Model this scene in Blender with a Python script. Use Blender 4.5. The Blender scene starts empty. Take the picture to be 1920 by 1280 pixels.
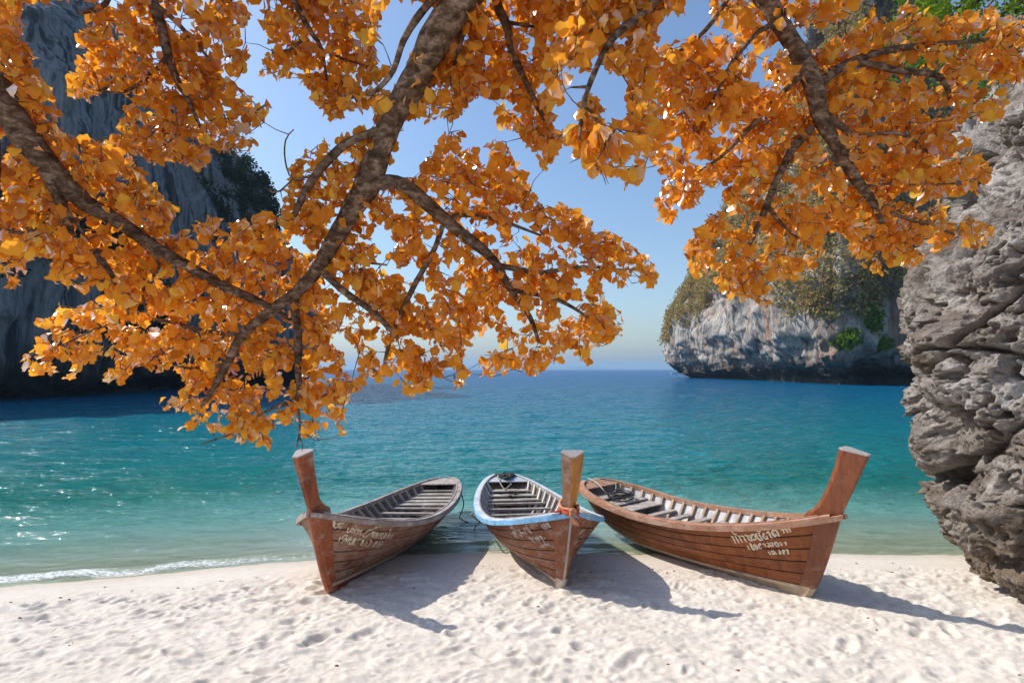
import bpy, math, random
import numpy as np
from mathutils import Vector

# ------------------------------------------------------------------ camera, world, sun
F = 1067.0
CAMZ = 3.25
PIT = math.atan(52 / 1067.0)
CP, SP = math.cos(PIT), math.sin(PIT)
scene = bpy.context.scene
COL = scene.collection
cam_d = bpy.data.cameras.new('camera')
cam_d.sensor_width = 36.0
cam_d.lens = 36.0 * F / 1920.0
cam_d.clip_start = 0.05
cam_d.clip_end = 60000
cam = bpy.data.objects.new('camera', cam_d)
COL.objects.link(cam)
cam.location = (0, 0, CAMZ)
cam.rotation_euler = (math.pi / 2 + PIT, 0, 0)
scene.camera = cam

SUN_EL = math.radians(44)
SUN_AZ = math.radians(-72)          # from +Y, positive towards +X
sun_dir = Vector((math.sin(SUN_AZ) * math.cos(SUN_EL), math.cos(SUN_AZ) * math.cos(SUN_EL), math.sin(SUN_EL)))
world = bpy.data.worlds.new('World')
scene.world = world
world.use_nodes = True
wn = world.node_tree
wn.nodes.clear()
sky = wn.nodes.new('ShaderNodeTexSky')
sky.sky_type = 'NISHITA'
sky.sun_disc = False
sky.sun_elevation = SUN_EL
sky.sun_rotation = SUN_AZ
sky.air_density = 1.2
sky.dust_density = 1.5
sky.ozone_density = 5.0
bg = wn.nodes.new('ShaderNodeBackground')
bg.inputs['Strength'].default_value = 0.15
wo = wn.nodes.new('ShaderNodeOutputWorld')
wn.links.new(sky.outputs[0], bg.inputs[0])
wn.links.new(bg.outputs[0], wo.inputs[0])
sun_l = bpy.data.lights.new('sun', 'SUN')
sun_l.energy = 4.2
sun_l.angle = math.radians(0.53)
sun_l.color = (1.0, 0.95, 0.87)
sun = bpy.data.objects.new('sun', sun_l)
COL.objects.link(sun)
sun.location = (-40, 20, 50)
sun.rotation_euler = sun_dir.to_track_quat('Z', 'Y').to_euler()
scene.view_settings.view_transform = 'Standard'
scene.view_settings.look = 'None'
scene.view_settings.exposure = 0.22
scene.view_settings.gamma = 1.0
scene.view_settings.use_curve_mapping = False
cy = scene.cycles
cy.max_bounces = 8
cy.transparent_max_bounces = 12
cy.sample_clamp_indirect = 6.0
cy.caustics_reflective = False
cy.caustics_refractive = False

rng = np.random.default_rng(7)
random.seed(5)

# ------------------------------------------------------------------ helpers
def P2W(px, py, d):
    """the point of the place that the photograph shows at (px, py), d metres deep"""
    px = np.asarray(px, float); py = np.asarray(py, float); d = np.asarray(d, float)
    u = (px - 960) / F; v = (640 - py) / F
    return np.stack([u * d, (CP - v * SP) * d, CAMZ + (SP + v * CP) * d], -1)

def W2P(P):
    P = np.asarray(P, float); x = P[..., 0]; y = P[..., 1]; z = P[..., 2] - CAMZ
    d = y * CP + z * SP; v = -y * SP + z * CP
    d = np.where(np.abs(d) < 1e-6, 1e-6, d)
    return np.stack([960 + F * x / d, 640 - F * v / d, d], -1)

_tab = np.random.default_rng(11).random(65536).astype(np.float32)
def vnoise(x, y, z, seed=0):
    x = np.asarray(x, np.float64); y = np.asarray(y, np.float64) + 0 * x; z = np.asarray(z, np.float64) + 0 * x
    ix = np.floor(x).astype(np.int64); iy = np.floor(y).astype(np.int64); iz = np.floor(z).astype(np.int64)
    fx = x - ix; fy = y - iy; fz = z - iz
    fx = fx * fx * fx * (fx * (fx * 6 - 15) + 10); fy = fy * fy * fy * (fy * (fy * 6 - 15) + 10); fz = fz * fz * fz * (fz * (fz * 6 - 15) + 10)
    def h(a, b, c):
        k = (a * 73856093) ^ (b * 19349663) ^ (c * 83492791) ^ (seed * 2654435761)
        k = (k ^ (k >> 13)) * 1274126177
        return _tab[(k ^ (k >> 16)) & 65535]
    r = 0
    for dz in (0, 1):
        wz = fz if dz else 1 - fz
        for dy in (0, 1):
            wy = fy if dy else 1 - fy
            r = r + wz * wy * (h(ix, iy + dy, iz + dz) * (1 - fx) + h(ix + 1, iy + dy, iz + dz) * fx)
    return r * 2 - 1

def fbm(x, y, z, octv=4, gain=0.5, lac=2.03, seed=0):
    a = 1.0; s = 0; t = 0
    for i in range(octv):
        s = s + a * vnoise(x, y, z, seed + i * 17); t += a
        a *= gain; x = x * lac + 13.1; y = y * lac + 7.7; z = z * lac + 3.3
    return s / t

def ridged(x, y, z, octv=4, gain=0.5, seed=0):
    a = 1.0; s = 0; t = 0
    for i in range(octv):
        s = s + a * (1 - 2 * np.abs(vnoise(x, y, z, seed + i * 31))); t += a
        a *= gain; x = x * 2.1 + 5.1; y = y * 2.1 + 1.7; z = z * 2.1 + 9.3
    return s / t

def mesh_np(name, V, faces, mat=None, parent=None, smooth=True, attrs=None, link=True, matidx=None):
    """V (n,3); faces: list of arrays (k, m) with the same m inside one array"""
    V = np.asarray(V, np.float32).reshape(-1, 3)
    if isinstance(faces, np.ndarray): faces = [faces]
    faces = [np.asarray(f, np.int32) for f in faces if len(f)]
    me = bpy.data.meshes.new(name)
    me.vertices.add(len(V)); me.vertices.foreach_set('co', V.ravel())
    nl = sum(f.size for f in faces); npol = sum(len(f) for f in faces)
    me.loops.add(nl); me.polygons.add(npol)
    me.loops.foreach_set('vertex_index', np.concatenate([f.ravel() for f in faces]))
    tot = np.concatenate([np.full(len(f), f.shape[1], np.int32) for f in faces])
    st = np.concatenate([[0], np.cumsum(tot)[:-1]]).astype(np.int32)
    me.polygons.foreach_set('loop_start', st); me.polygons.foreach_set('loop_total', tot)
    me.polygons.foreach_set('use_smooth', np.full(npol, bool(smooth)))
    if attrs:
        for k, a in attrs.items():
            at = me.attributes.new(k, 'FLOAT', 'POINT'); at.data.foreach_set('value', np.asarray(a, np.float32).ravel())
    me.update(calc_edges=True)
    if mat:
        for m in (mat if isinstance(mat, (list, tuple)) else [mat]): me.materials.append(m)
        if matidx is not None: me.polygons.foreach_set('material_index', np.asarray(matidx, np.int32))
    if not link: return me
    ob = bpy.data.objects.new(name, me); COL.objects.link(ob)
    if parent: ob.parent = parent
    return ob

def grid_faces(nu, nv, closeu=False):
    """vertex index = i*nv + j , i in nu"""
    i = np.arange(nu if closeu else nu - 1); j = np.arange(nv - 1)
    I, J = np.meshgrid(i, j, indexing='ij'); I2 = (I + 1) % nu
    return np.stack([I * nv + J, I2 * nv + J, I2 * nv + J + 1, I * nv + J + 1], -1).reshape(-1, 4)

class MB:
    """collects simple shapes into one mesh"""
    def __init__(s): s.v = []; s.f = {3: [], 4: []}; s.n = 0
    def add(s, V, *fs):
        V = np.asarray(V, float).reshape(-1, 3)
        for f in fs:
            f = np.asarray(f, int); s.f[f.shape[1]].append(f + s.n)
        s.v.append(V); s.n += len(V)
    def prism(s, A, B):
        """two rings with the same number of points"""
        A = np.asarray(A, float); B = np.asarray(B, float); k = len(A)
        V = np.concatenate([A, B]); i = np.arange(k); j = (i + 1) % k
        s.add(V, np.stack([i, j, j + k, i + k], -1))
        for off in (0, k):
            if k == 4: s.add(V, np.array([[off, off + 1, off + 2, off + 3]]))
            else: s.add(V, np.array([[off, off + a, off + a + 1] for a in range(1, k - 1)]))
    def box(s, c, d, rz=0, tilt=0):
        c = np.array(c, float); hx, hy, hz = np.array(d, float) / 2
        pts = np.array([[-hx, -hy, -hz], [hx, -hy, -hz], [hx, hy, -hz], [-hx, hy, -hz], [-hx, -hy, hz], [hx, -hy, hz], [hx, hy, hz], [-hx, hy, hz]])
        R = np.array([[math.cos(rz), -math.sin(rz), 0], [math.sin(rz), math.cos(rz), 0], [0, 0, 1]])
        pts = pts @ R.T + c
        s.add(pts, np.array([[0, 3, 2, 1], [4, 5, 6, 7], [0, 1, 5, 4], [1, 2, 6, 5], [2, 3, 7, 6], [3, 0, 4, 7]]))
    def sweep(s, path, rings, close_ends=True):
        """rings: (n, k, 3)"""
        R = np.asarray(rings, float); n, k, _ = R.shape
        i, j = np.meshgrid(np.arange(n - 1), np.arange(k), indexing='ij'); j2 = (j + 1) % k
        f = np.stack([i * k + j, i * k + j2, (i + 1) * k + j2, (i + 1) * k + j], -1).reshape(-1, 4)
        s.add(R.reshape(-1, 3), f)
        if close_ends:
            for o in (0, (n - 1) * k):
                s.add(R.reshape(-1, 3), np.array([[o, o + a, o + a + 1] for a in range(1, k - 1)]))
    def tube(s, path, r, k=6):
        path = np.asarray(path, float); n = len(path); r = np.broadcast_to(np.asarray(r, float), (n,))
        s.sweep(path, tube_rings(path, r, k))
    def build(s, name, mat, parent=None, smooth=False, link=True, attrs=None):
        return mesh_np(name, np.concatenate(s.v), [np.concatenate(f) for f in (s.f[3], s.f[4]) if f], mat, parent, smooth, attrs, link)

def tube_rings(path, r, k):
    T = np.gradient(path, axis=0); T /= np.maximum(np.linalg.norm(T, axis=1, keepdims=True), 1e-9)
    up = np.array([0.0, 0, 1]) if abs(T[0][2]) < 0.9 else np.array([1.0, 0, 0])
    N = np.cross(T[0], up); N /= np.linalg.norm(N); out = []
    a = np.arange(k) * 2 * math.pi / k
    for i in range(len(path)):
        N = N - T[i] * (N @ T[i]); N /= max(np.linalg.norm(N), 1e-9); B = np.cross(T[i], N)
        out.append(path[i] + r[i] * (np.cos(a)[:, None] * N + np.sin(a)[:, None] * B))
    return np.array(out)

def catmull(P, n):
    P = np.asarray(P, float); Q = np.vstack([2 * P[0] - P[1], P, 2 * P[-1] - P[-2]]); out = []
    for i in range(1, len(Q) - 2):
        for t in np.linspace(0, 1, n, endpoint=False):
            out.append(0.5 * ((2 * Q[i]) + (-Q[i - 1] + Q[i + 1]) * t + (2 * Q[i - 1] - 5 * Q[i] + 4 * Q[i + 1] - Q[i + 2]) * t * t + (-Q[i - 1] + 3 * Q[i] - 3 * Q[i + 1] + Q[i + 2]) * t ** 3))
    out.append(P[-1]); return np.array(out)

def tag(o, label=None, cat=None, group=None, kind=None):
    if label: o['label'] = label
    if cat: o['category'] = cat
    if group: o['group'] = group
    if kind: o['kind'] = kind
    return o

def empty(name, loc=(0, 0, 0), rz=0.0):
    o = bpy.data.objects.new(name, None); COL.objects.link(o); o.location = loc; o.rotation_euler = (0, 0, rz); o.empty_display_size = 0.2
    return o

# ------------------------------------------------------------------ node helper
class NT:
    def __init__(s, name):
        s.m = bpy.data.materials.new(name); s.m.use_nodes = True; s.t = s.m.node_tree; s.t.nodes.clear()
        s.out = s.t.nodes.new('ShaderNodeOutputMaterial')
    def n(s, typ, **kw):
        nd = s.t.nodes.new(typ)
        for k, v in kw.items():
            if k.startswith('i_'):
                key = k[2:]; key = int(key) if key.isdigit() else key.replace('_', ' ')
                s.set(nd.inputs[key], v)
            else: setattr(nd, k, v)
        return nd
    def set(s, sock, v):
        if hasattr(v, 'is_linked') or isinstance(v, bpy.types.NodeSocket): s.t.links.new(v, sock)
        else: sock.default_value = v
    def geo(s): return s.n('ShaderNodeNewGeometry')
    def coord(s, which='Object'): return s.n('ShaderNodeTexCoord').outputs[which]
    def mapping(s, vec, scale=(1, 1, 1), loc=(0, 0, 0), rot=(0, 0, 0)):
        nd = s.n('ShaderNodeMapping'); s.set(nd.inputs[0], vec); nd.inputs['Scale'].default_value = scale; nd.inputs['Location'].default_value = loc; nd.inputs['Rotation'].default_value = rot
        return nd.outputs[0]
    def noise(s, vec, scale=1.0, detail=4.0, rough=0.55, dist=0.0, col=False):
        nd = s.n('ShaderNodeTexNoise'); s.set(nd.inputs['Vector'], vec); nd.inputs['Scale'].default_value = scale; nd.inputs['Detail'].default_value = detail
        nd.inputs['Roughness'].default_value = rough; nd.inputs['Distortion'].default_value = dist
        return nd.outputs['Color' if col else 'Fac']
    def math(s, op, a, b=0.0, c=0.0, clamp=False):
        nd = s.n('ShaderNodeMath', operation=op); nd.use_clamp = clamp
        s.set(nd.inputs[0], a); s.set(nd.inputs[1], b); s.set(nd.inputs[2], c); return nd.outputs[0]
    def ramp(s, fac, stops, interp='LINEAR'):
        nd = s.n('ShaderNodeValToRGB'); cr = nd.color_ramp; cr.interpolation = interp
        while len(cr.elements) < len(stops): cr.elements.new(0.5)
        for e, (p, c) in zip(cr.elements, stops):
            e.position = p; c = (c, c, c) if isinstance(c, (int, float)) else c; e.color = (c[0], c[1], c[2], 1)
        s.set(nd.inputs[0], fac); return nd.outputs[0]
    def mixc(s, fac, a, b, blend='MIX'):
        nd = s.n('ShaderNodeMix', data_type='RGBA', blend_type=blend)
        f4 = lambda v: (v[0], v[1], v[2], 1) if isinstance(v, tuple) and len(v) == 3 else v
        s.set(nd.inputs['Factor'], fac); s.set(nd.inputs['A'], f4(a)) if False else s.set(nd.inputs[6], f4(a)); s.set(nd.inputs[7], f4(b)); return nd.outputs[2]
    def map(s, v, a, b, c=0.0, d=1.0):
        nd = s.n('ShaderNodeMapRange'); nd.clamp = True
        s.set(nd.inputs[0], v); s.set(nd.inputs[1], a); s.set(nd.inputs[2], b); s.set(nd.inputs[3], c); s.set(nd.inputs[4], d); return nd.outputs[0]
    def bump(s, h, strength=0.5, dist=0.01, normal=None):
        nd = s.n('ShaderNodeBump'); s.set(nd.inputs['Height'], h); nd.inputs['Strength'].default_value = strength; nd.inputs['Distance'].default_value = dist
        if normal is not None: s.set(nd.inputs['Normal'], normal)
        return nd.outputs[0]
    def pbr(s, color, rough=0.7, normal=None, spec=0.3, **kw):
        nd = s.n('ShaderNodeBsdfPrincipled')
        if isinstance(color, tuple): color = (color[0], color[1], color[2], 1)
        s.set(nd.inputs['Base Color'], color); s.set(nd.inputs['Roughness'], rough); s.set(nd.inputs['Specular IOR Level'], spec)
        if normal is not None: s.set(nd.inputs['Normal'], normal)
        for k, v in kw.items(): s.set(nd.inputs[k.replace('_', ' ')], v)
        return nd.outputs[0]
    def done(s, shader): s.t.links.new(shader, s.out.inputs[0]); return s.m

# ------------------------------------------------------------------ materials
def mat_sand():
    n = NT('sand_grain'); p = n.geo().outputs['Position']
    big = n.noise(p, 0.9, 4); fine = n.noise(p, 60, 5, 0.7); mid = n.noise(p, 9, 4, 0.6)
    c = n.mixc(n.map(big, 0.3, 0.7), (0.66, 0.59, 0.505), (0.74, 0.67, 0.585))
    c = n.mixc(n.map(mid, 0.45, 0.75, 0.0, 0.45), c, (0.56, 0.46, 0.37))
    vor = n.n('ShaderNodeTexVoronoi'); n.set(vor.inputs['Vector'], p); vor.inputs['Scale'].default_value = 26
    spk = n.math('LESS_THAN', vor.outputs['Distance'], 0.055)
    spk = n.math('MULTIPLY', spk, n.math('GREATER_THAN', n.noise(p, 7.0, 2), 0.52))
    c = n.mixc(n.math('MULTIPLY', spk, 0.7), c, (0.16, 0.10, 0.06))
    c = n.mixc(n.map(fine, 0.35, 0.75, 0.0, 0.35), c, (0.48, 0.42, 0.36))
    at = n.n('ShaderNodeAttribute', attribute_name='wet'); wet = at.outputs['Fac']
    c = n.mixc(wet, c, (0.46, 0.37, 0.27))
    rough = n.map(wet, 0, 1, 0.95, 0.35)
    b = n.bump(fine, 0.8, 0.008, n.bump(n.noise(p, 22, 3), 0.35, 0.012))
    return n.done(n.pbr(c, rough, b, 0.2))

def mat_sea():
    n = NT('sea_water'); p = n.geo().outputs['Position']
    sh = n.n('ShaderNodeAttribute', attribute_name='shore').outputs['Fac']
    lg = n.math('LOGARITHM', n.math('MAXIMUM', sh, 0.05), 10.0)
    fac = n.map(lg, -1.0, 3.0)          # 0.1 m -> 0, 1 m -> .25, 10 m -> .5, 100 m -> .75, 1 km -> 1
    big = n.noise(n.mapping(p, (0.03, 0.06, 1)), 1.0, 3)
    fac2 = n.math('ADD', fac, n.map(big, 0.2, 0.8, -0.03, 0.03))
    body = n.ramp(fac2, [(0.0, (0.36, 0.40, 0.31)), (0.25, (0.34, 0.50, 0.42)), (0.38, (0.13, 0.38, 0.34)), (0.45, (0.006, 0.16, 0.14)), 
                         (0.56, (0.002, 0.14, 0.17)), (0.70, (0.001, 0.095, 0.18)), (0.86, (0.002, 0.07, 0.20)), (1.0, (0.002, 0.07, 0.20))])
    opac = n.ramp(fac, [(0.0, 0.05), (0.2, 0.22), (0.33, 0.5), (0.45, 0.85), (0.52, 1.0)])
    # fine waves: bump whose grain follows the wind
    q = n.mapping(p, (1.0, 1.7, 1.0), rot=(0, 0, 0.15))
    w1 = n.noise(q, 1.3, 4, 0.6, 0.3); w2 = n.noise(q, 4.6, 4, 0.6, 0.4); w3 = n.noise(n.mapping(p, (0.8, 2.2, 1), rot=(0, 0, 0.1)), 0.30, 3, 0.5)
    h = n.math('ADD', n.math('MULTIPLY', w1, 0.17), n.math('MULTIPLY', w2, 0.045)); h = n.math('ADD', h, n.math('MULTIPLY', w3, 0.7))
    spk = n.math('MULTIPLY', n.noise(n.mapping(p, (1, 1.5, 1), (7, 3, 0)), 8.0, 2, 0.6), n.map(n.noise(p, 1.1, 3, 0.6), 0.60, 0.76, 0.0, 0.08)); h = n.math('ADD', h, spk)
    calm = n.map(sh, 0.0, 6.0, 0.25, 1.0)
    b = n.n('ShaderNodeBump'); n.set(b.inputs['Height'], n.math('MULTIPLY', h, calm)); b.inputs['Strength'].default_value = 1.0; b.inputs['Distance'].default_value = 1.0
    nb = b.outputs[0]
    dif = n.n('ShaderNodeBsdfDiffuse'); n.set(dif.inputs['Color'], body); n.set(dif.inputs['Normal'], nb)
    tr = n.n('ShaderNodeBsdfTransparent'); tr.inputs[0].default_value = (0.80, 0.93, 0.86, 1)
    mx = n.n('ShaderNodeMixShader'); n.set(mx.inputs[0], opac); n.set(mx.inputs[1], tr.outputs[0]); n.set(mx.inputs[2], dif.outputs[0])
    # small steep wavelets whose flat facets catch the sun
    vo = n.n('ShaderNodeTexVoronoi'); n.set(vo.inputs['Vector'], n.mapping(p, (1, 1.7, 0.01))); vo.inputs['Scale'].default_value = 10
    sc_ = n.n('ShaderNodeSeparateColor'); n.set(sc_.inputs[0], vo.outputs['Color'])
    sel = n.math('MULTIPLY', n.math('GREATER_THAN', sc_.outputs[0], 0.93), n.map(n.noise(p, 0.5, 3, 0.6), 0.42, 0.6)); sel = n.math('MULTIPLY', sel, n.map(sh, 0.8, 3.0))
    cv = n.n('ShaderNodeCombineXYZ'); n.set(cv.inputs[0], n.math('MULTIPLY', n.math('SUBTRACT', sc_.outputs[1], 0.5), 1.8)); n.set(cv.inputs[1], n.math('MULTIPLY', n.math('SUBTRACT', sc_.outputs[2], 0.5), 1.8))
    sv = n.n('ShaderNodeVectorMath', operation='SCALE'); n.set(sv.inputs[0], cv.outputs[0]); n.set(sv.inputs['Scale'], sel)
    av = n.n('ShaderNodeVectorMath', operation='ADD'); n.set(av.inputs[0], nb); n.set(av.inputs[1], sv.outputs[0]); nv = n.n('ShaderNodeVectorMath', operation='NORMALIZE'); n.set(nv.inputs[0], av.outputs[0])
    gl = n.n('ShaderNodeBsdfGlossy'); gl.inputs['Roughness'].default_value = 0.05; n.set(gl.inputs['Normal'], nv.outputs[0]); gl.inputs['Color'].default_value = (1, 1, 1, 1)
    fr = n.n('ShaderNodeFresnel'); fr.inputs['IOR'].default_value = 1.33; n.set(fr.inputs['Normal'], nb)
    m2 = n.n('ShaderNodeMixShader'); n.set(m2.inputs[0], n.math('MINIMUM', fr.outputs[0], 0.42)); n.set(m2.inputs[1], mx.outputs[0]); n.set(m2.inputs[2], gl.outputs[0])
    fo = n.n('ShaderNodeAttribute', attribute_name='foam').outputs['Fac']
    fn = n.noise(n.mapping(p, (1, 1.6, 1)), 17, 6, 0.8, 0.9)
    fm = n.map(n.math('ADD', fn, fo), 0.94, 1.06, 0.0, 0.9)
    fd = n.n('ShaderNodeBsdfDiffuse'); fd.inputs[0].default_value = (0.85, 0.87, 0.87, 1)
    m3 = n.n('ShaderNodeMixShader'); n.set(m3.inputs[0], fm); n.set(m3.inputs[1], m2.outputs[0]); n.set(m3.inputs[2], fd.outputs[0])
    return n.done(m3.outputs[0])

def mat_cliff(name, dark=False, flip=1.0):
    n = NT(name); p = n.geo().outputs['Position']
    st = n.mapping(p, (0.55, 0.55, 0.06)); s2 = n.mapping(p, (1.6, 1.6, 0.22))
    a = n.noise(st, 1.0, 5, 0.6, 0.6); b_ = n.noise(s2, 1.0, 5, 0.62, 0.3); big = n.noise(p, 0.06, 3)
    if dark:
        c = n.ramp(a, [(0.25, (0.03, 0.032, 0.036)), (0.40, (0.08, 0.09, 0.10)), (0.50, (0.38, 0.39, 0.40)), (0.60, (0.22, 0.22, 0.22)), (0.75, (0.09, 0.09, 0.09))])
    else:
        c = n.ramp(a, [(0.28, (0.08, 0.085, 0.09)), (0.40, (0.26, 0.255, 0.25)), (0.48, (0.55, 0.51, 0.46)), (0.62, (0.72, 0.67, 0.60)), (0.76, (0.32, 0.29, 0.27))])
        c = n.mixc(n.map(n.noise(n.mapping(p, (0.3, 0.3, 0.05), (3, 1, 8)), 1.0, 4, 0.6), 0.52, 0.62, 0, 0.7), c, (0.58, 0.34, 0.22))
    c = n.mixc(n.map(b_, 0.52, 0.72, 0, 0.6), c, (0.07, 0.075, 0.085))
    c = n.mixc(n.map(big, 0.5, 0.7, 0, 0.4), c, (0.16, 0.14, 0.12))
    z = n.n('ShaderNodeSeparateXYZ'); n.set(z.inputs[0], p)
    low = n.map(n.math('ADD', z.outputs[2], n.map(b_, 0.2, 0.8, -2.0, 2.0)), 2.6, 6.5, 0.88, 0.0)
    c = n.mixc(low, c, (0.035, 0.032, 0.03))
    bm = n.bump(n.noise(n.mapping(p, (1, 1, 0.30)), 1.1, 6, 0.72), 1.0, 1.6)
    return n.done(n.pbr(c, 0.92, bm, 0.15))

def mat_rock():
    n = NT('limestone'); p = n.geo().outputs['Position']
    q = n.mapping(p, (1, 1, 1.35), rot=(0.35, 0.55, 0))
    a = n.noise(q, 1.1, 6, 0.62, 0.4); f = n.noise(q, 11, 6, 0.7); m = n.noise(q, 4.0, 5, 0.65)
    c = n.ramp(a, [(0.30, (0.115, 0.085, 0.066)), (0.45, (0.235, 0.195, 0.168)), (0.56, (0.36, 0.32, 0.29)), (0.72, (0.60, 0.56, 0.52))])
    c = n.mixc(n.map(m, 0.48, 0.68, 0, 0.6), c, (0.15, 0.115, 0.09))
    c = n.mixc(n.map(n.noise(q, 2.3, 3, 0.6, 0.5), 0.58, 0.70, 0, 0.6), c, (0.50, 0.46, 0.41))
    c = n.mixc(n.map(f, 0.5, 0.8, 0, 0.45), c, (0.13, 0.11, 0.10))
    z = n.n('ShaderNodeSeparateXYZ'); n.set(z.inputs[0], p)
    low = n.math('MULTIPLY', n.map(z.outputs[2], 0.3, 2.0, 1.0, 0.0), n.map(n.noise(p, 2.4, 4), 0.35, 0.6))
    c = n.mixc(n.math('MULTIPLY', low, 0.7), c, (0.14, 0.09, 0.04))
    b1 = n.bump(m, 0.8, 0.14); b2 = n.bump(f, 1.0, 0.05, b1)
    vor = n.n('ShaderNodeTexVoronoi'); n.set(vor.inputs['Vector'], n.mapping(q, (1, 1, 1))); vor.inputs['Scale'].default_value = 16
    pit = n.map(vor.outputs['Distance'], 0.0, 0.4)
    b3 = n.bump(pit, 0.45, 0.03, b2)
    return n.done(n.pbr(c, 0.95, b3, 0.12))

def mat_wood(name, base, base2, worn=(0.32, 0.29, 0.27), amount=0.3, rough=0.55, stain=None, spec=0.35, axis='x'):
    n = NT(name); o = n.coord('Object'); oi = n.n('ShaderNodeObjectInfo')
    off = n.n('ShaderNodeCombineXYZ'); n.set(off.inputs[0], n.math('MULTIPLY', oi.outputs['Random'], 37.0)); n.set(off.inputs[1], n.math('MULTIPLY', oi.outputs['Random'], 11.0))
    v = n.n('ShaderNodeVectorMath', operation='ADD'); n.set(v.inputs[0], o); n.set(v.inputs[1], off.outputs[0]); v = v.outputs[0]
    g = n.noise(n.mapping(v, (1.5, 20, 26) if axis == 'x' else (16, 20, 1.6)), 1.6, 5, 0.65, 0.8); pt = n.noise(n.mapping(v, (1.2, 2.2, 3)), 1.6, 5, 0.7); blot = n.noise(n.mapping(v, (4, 5, 9)), 1.5, 6, 0.75)
    c = n.mixc(n.map(g, 0.35, 0.7), base, base2)
    c = n.mixc(n.map(oi.outputs['Random'], 0, 1, 0.0, 0.4), c, (base[0] * 0.55, base[1] * 0.55, base[2] * 0.6))
    pv = n.noise(n.mapping(v, (2.6, 1.0, 0.5), (3, 1, 9), (0, 0.3, 0)), 2.4, 4, 0.7)
    c = n.mixc(n.map(pv, 0.52, 0.66, 0.0, 0.55), c, (base[0] * 0.45, base[1] * 0.42, base[2] * 0.42))
    c = n.mixc(n.map(pv, 0.46, 0.34, 0.0, 0.5), c, (base2[0] * 1.3, base2[1] * 1.35, base2[2] * 1.4))
    wv = n.noise(n.mapping(v, (3.0, 3, 0.6), rot=(0, 0.25, 0)), 3.2, 4, 0.7)
    wear = n.map(n.math('ADD', n.math('MULTIPLY', pt, 0.5), n.math('MULTIPLY', blot, 0.5)), 0.62 - 0.32 * amount, 0.72 - 0.28 * amount, 0, 0.9)
    wear = n.math('MULTIPLY', wear, n.map(wv, 0.3, 0.6, 0.4, 1.0))
    c = n.mixc(wear, c, worn)
    if stain: c = n.mixc(n.map(pt, 0.52, 0.66, 0, 0.8), c, stain)
    b = n.bump(g, 0.35, 0.004, n.bump(blot, 0.3, 0.006))
    r = n.map(wear, 0, 1, rough, 0.9)
    return n.done(n.pbr(c, r, b, spec))

def mat_leaf(name, stops, trans=0.5, gloss=0.35, spec=1.0):
    n = NT(name); g = n.geo(); oi = n.n('ShaderNodeObjectInfo')
    r = n.math('FRACT', n.math('ADD', g.outputs['Random Per Island'], oi.outputs['Random']))
    c = n.ramp(r, stops)
    p = g.outputs['Position']
    c = n.mixc(n.map(n.noise(p, 38, 3, 0.6), 0.55, 0.75, 0, 0.35), c, n.mixc(1.0, c, (0.5, 0.42, 0.5), 'MULTIPLY'))
    d = n.n('ShaderNodeBsdfDiffuse'); n.set(d.inputs[0], c)
    t = n.n('ShaderNodeBsdfTranslucent'); n.set(t.inputs[0], n.mixc(1.0, c, (1.0, 0.95, 0.75), 'MULTIPLY'))
    m = n.n('ShaderNodeMixShader'); m.inputs[0].default_value = trans; n.set(m.inputs[1], d.outputs[0]); n.set(m.inputs[2], t.outputs[0])
    gl = n.n('ShaderNodeBsdfGlossy'); gl.inputs['Roughness'].default_value = gloss
    fr = n.n('ShaderNodeFresnel'); fr.inputs['IOR'].default_value = 1.38
    m2 = n.n('ShaderNodeMixShader'); n.set(m2.inputs[0], n.math('MULTIPLY', fr.outputs[0], spec)); n.set(m2.inputs[1], m.outputs[0]); n.set(m2.inputs[2], gl.outputs[0])
    return n.done(m2.outputs[0])

def mat_bark():
    n = NT('bark'); p = n.coord('Object')
    a = n.noise(n.mapping(p, (5, 5, 9)), 2.2, 6, 0.7, 0.5); b = n.noise(p, 9, 5, 0.65); f = n.noise(n.mapping(p, (1, 1, 3)), 34, 4, 0.6)
    c = n.ramp(a, [(0.36, (0.04, 0.025, 0.016)), (0.49, (0.13, 0.085, 0.056)), (0.60, (0.27, 0.20, 0.15)), (0.74, (0.50, 0.42, 0.35))])
    c = n.mixc(n.map(f, 0.5, 0.75, 0, 0.6), c, (0.06, 0.04, 0.028))
    bm = n.bump(n.math('ADD', n.math('MULTIPLY', a, 0.7), n.math('MULTIPLY', f, 0.3)), 0.9, 0.025, n.bump(b, 0.4, 0.02))
    return n.done(n.pbr(c, 0.88, bm, 0.2))

def mat_plain(name, col, rough=0.7, var=0.3, scale=20):
    n = NT(name); p = n.coord('Object')
    c = n.mixc(n.map(n.noise(p, scale, 4, 0.65), 0.35, 0.7), col, tuple(v * (1 - var) for v in col))
    return n.done(n.pbr(c, rough, n.bump(n.noise(p, scale * 3, 3), 0.2, 0.003), 0.3))

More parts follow.
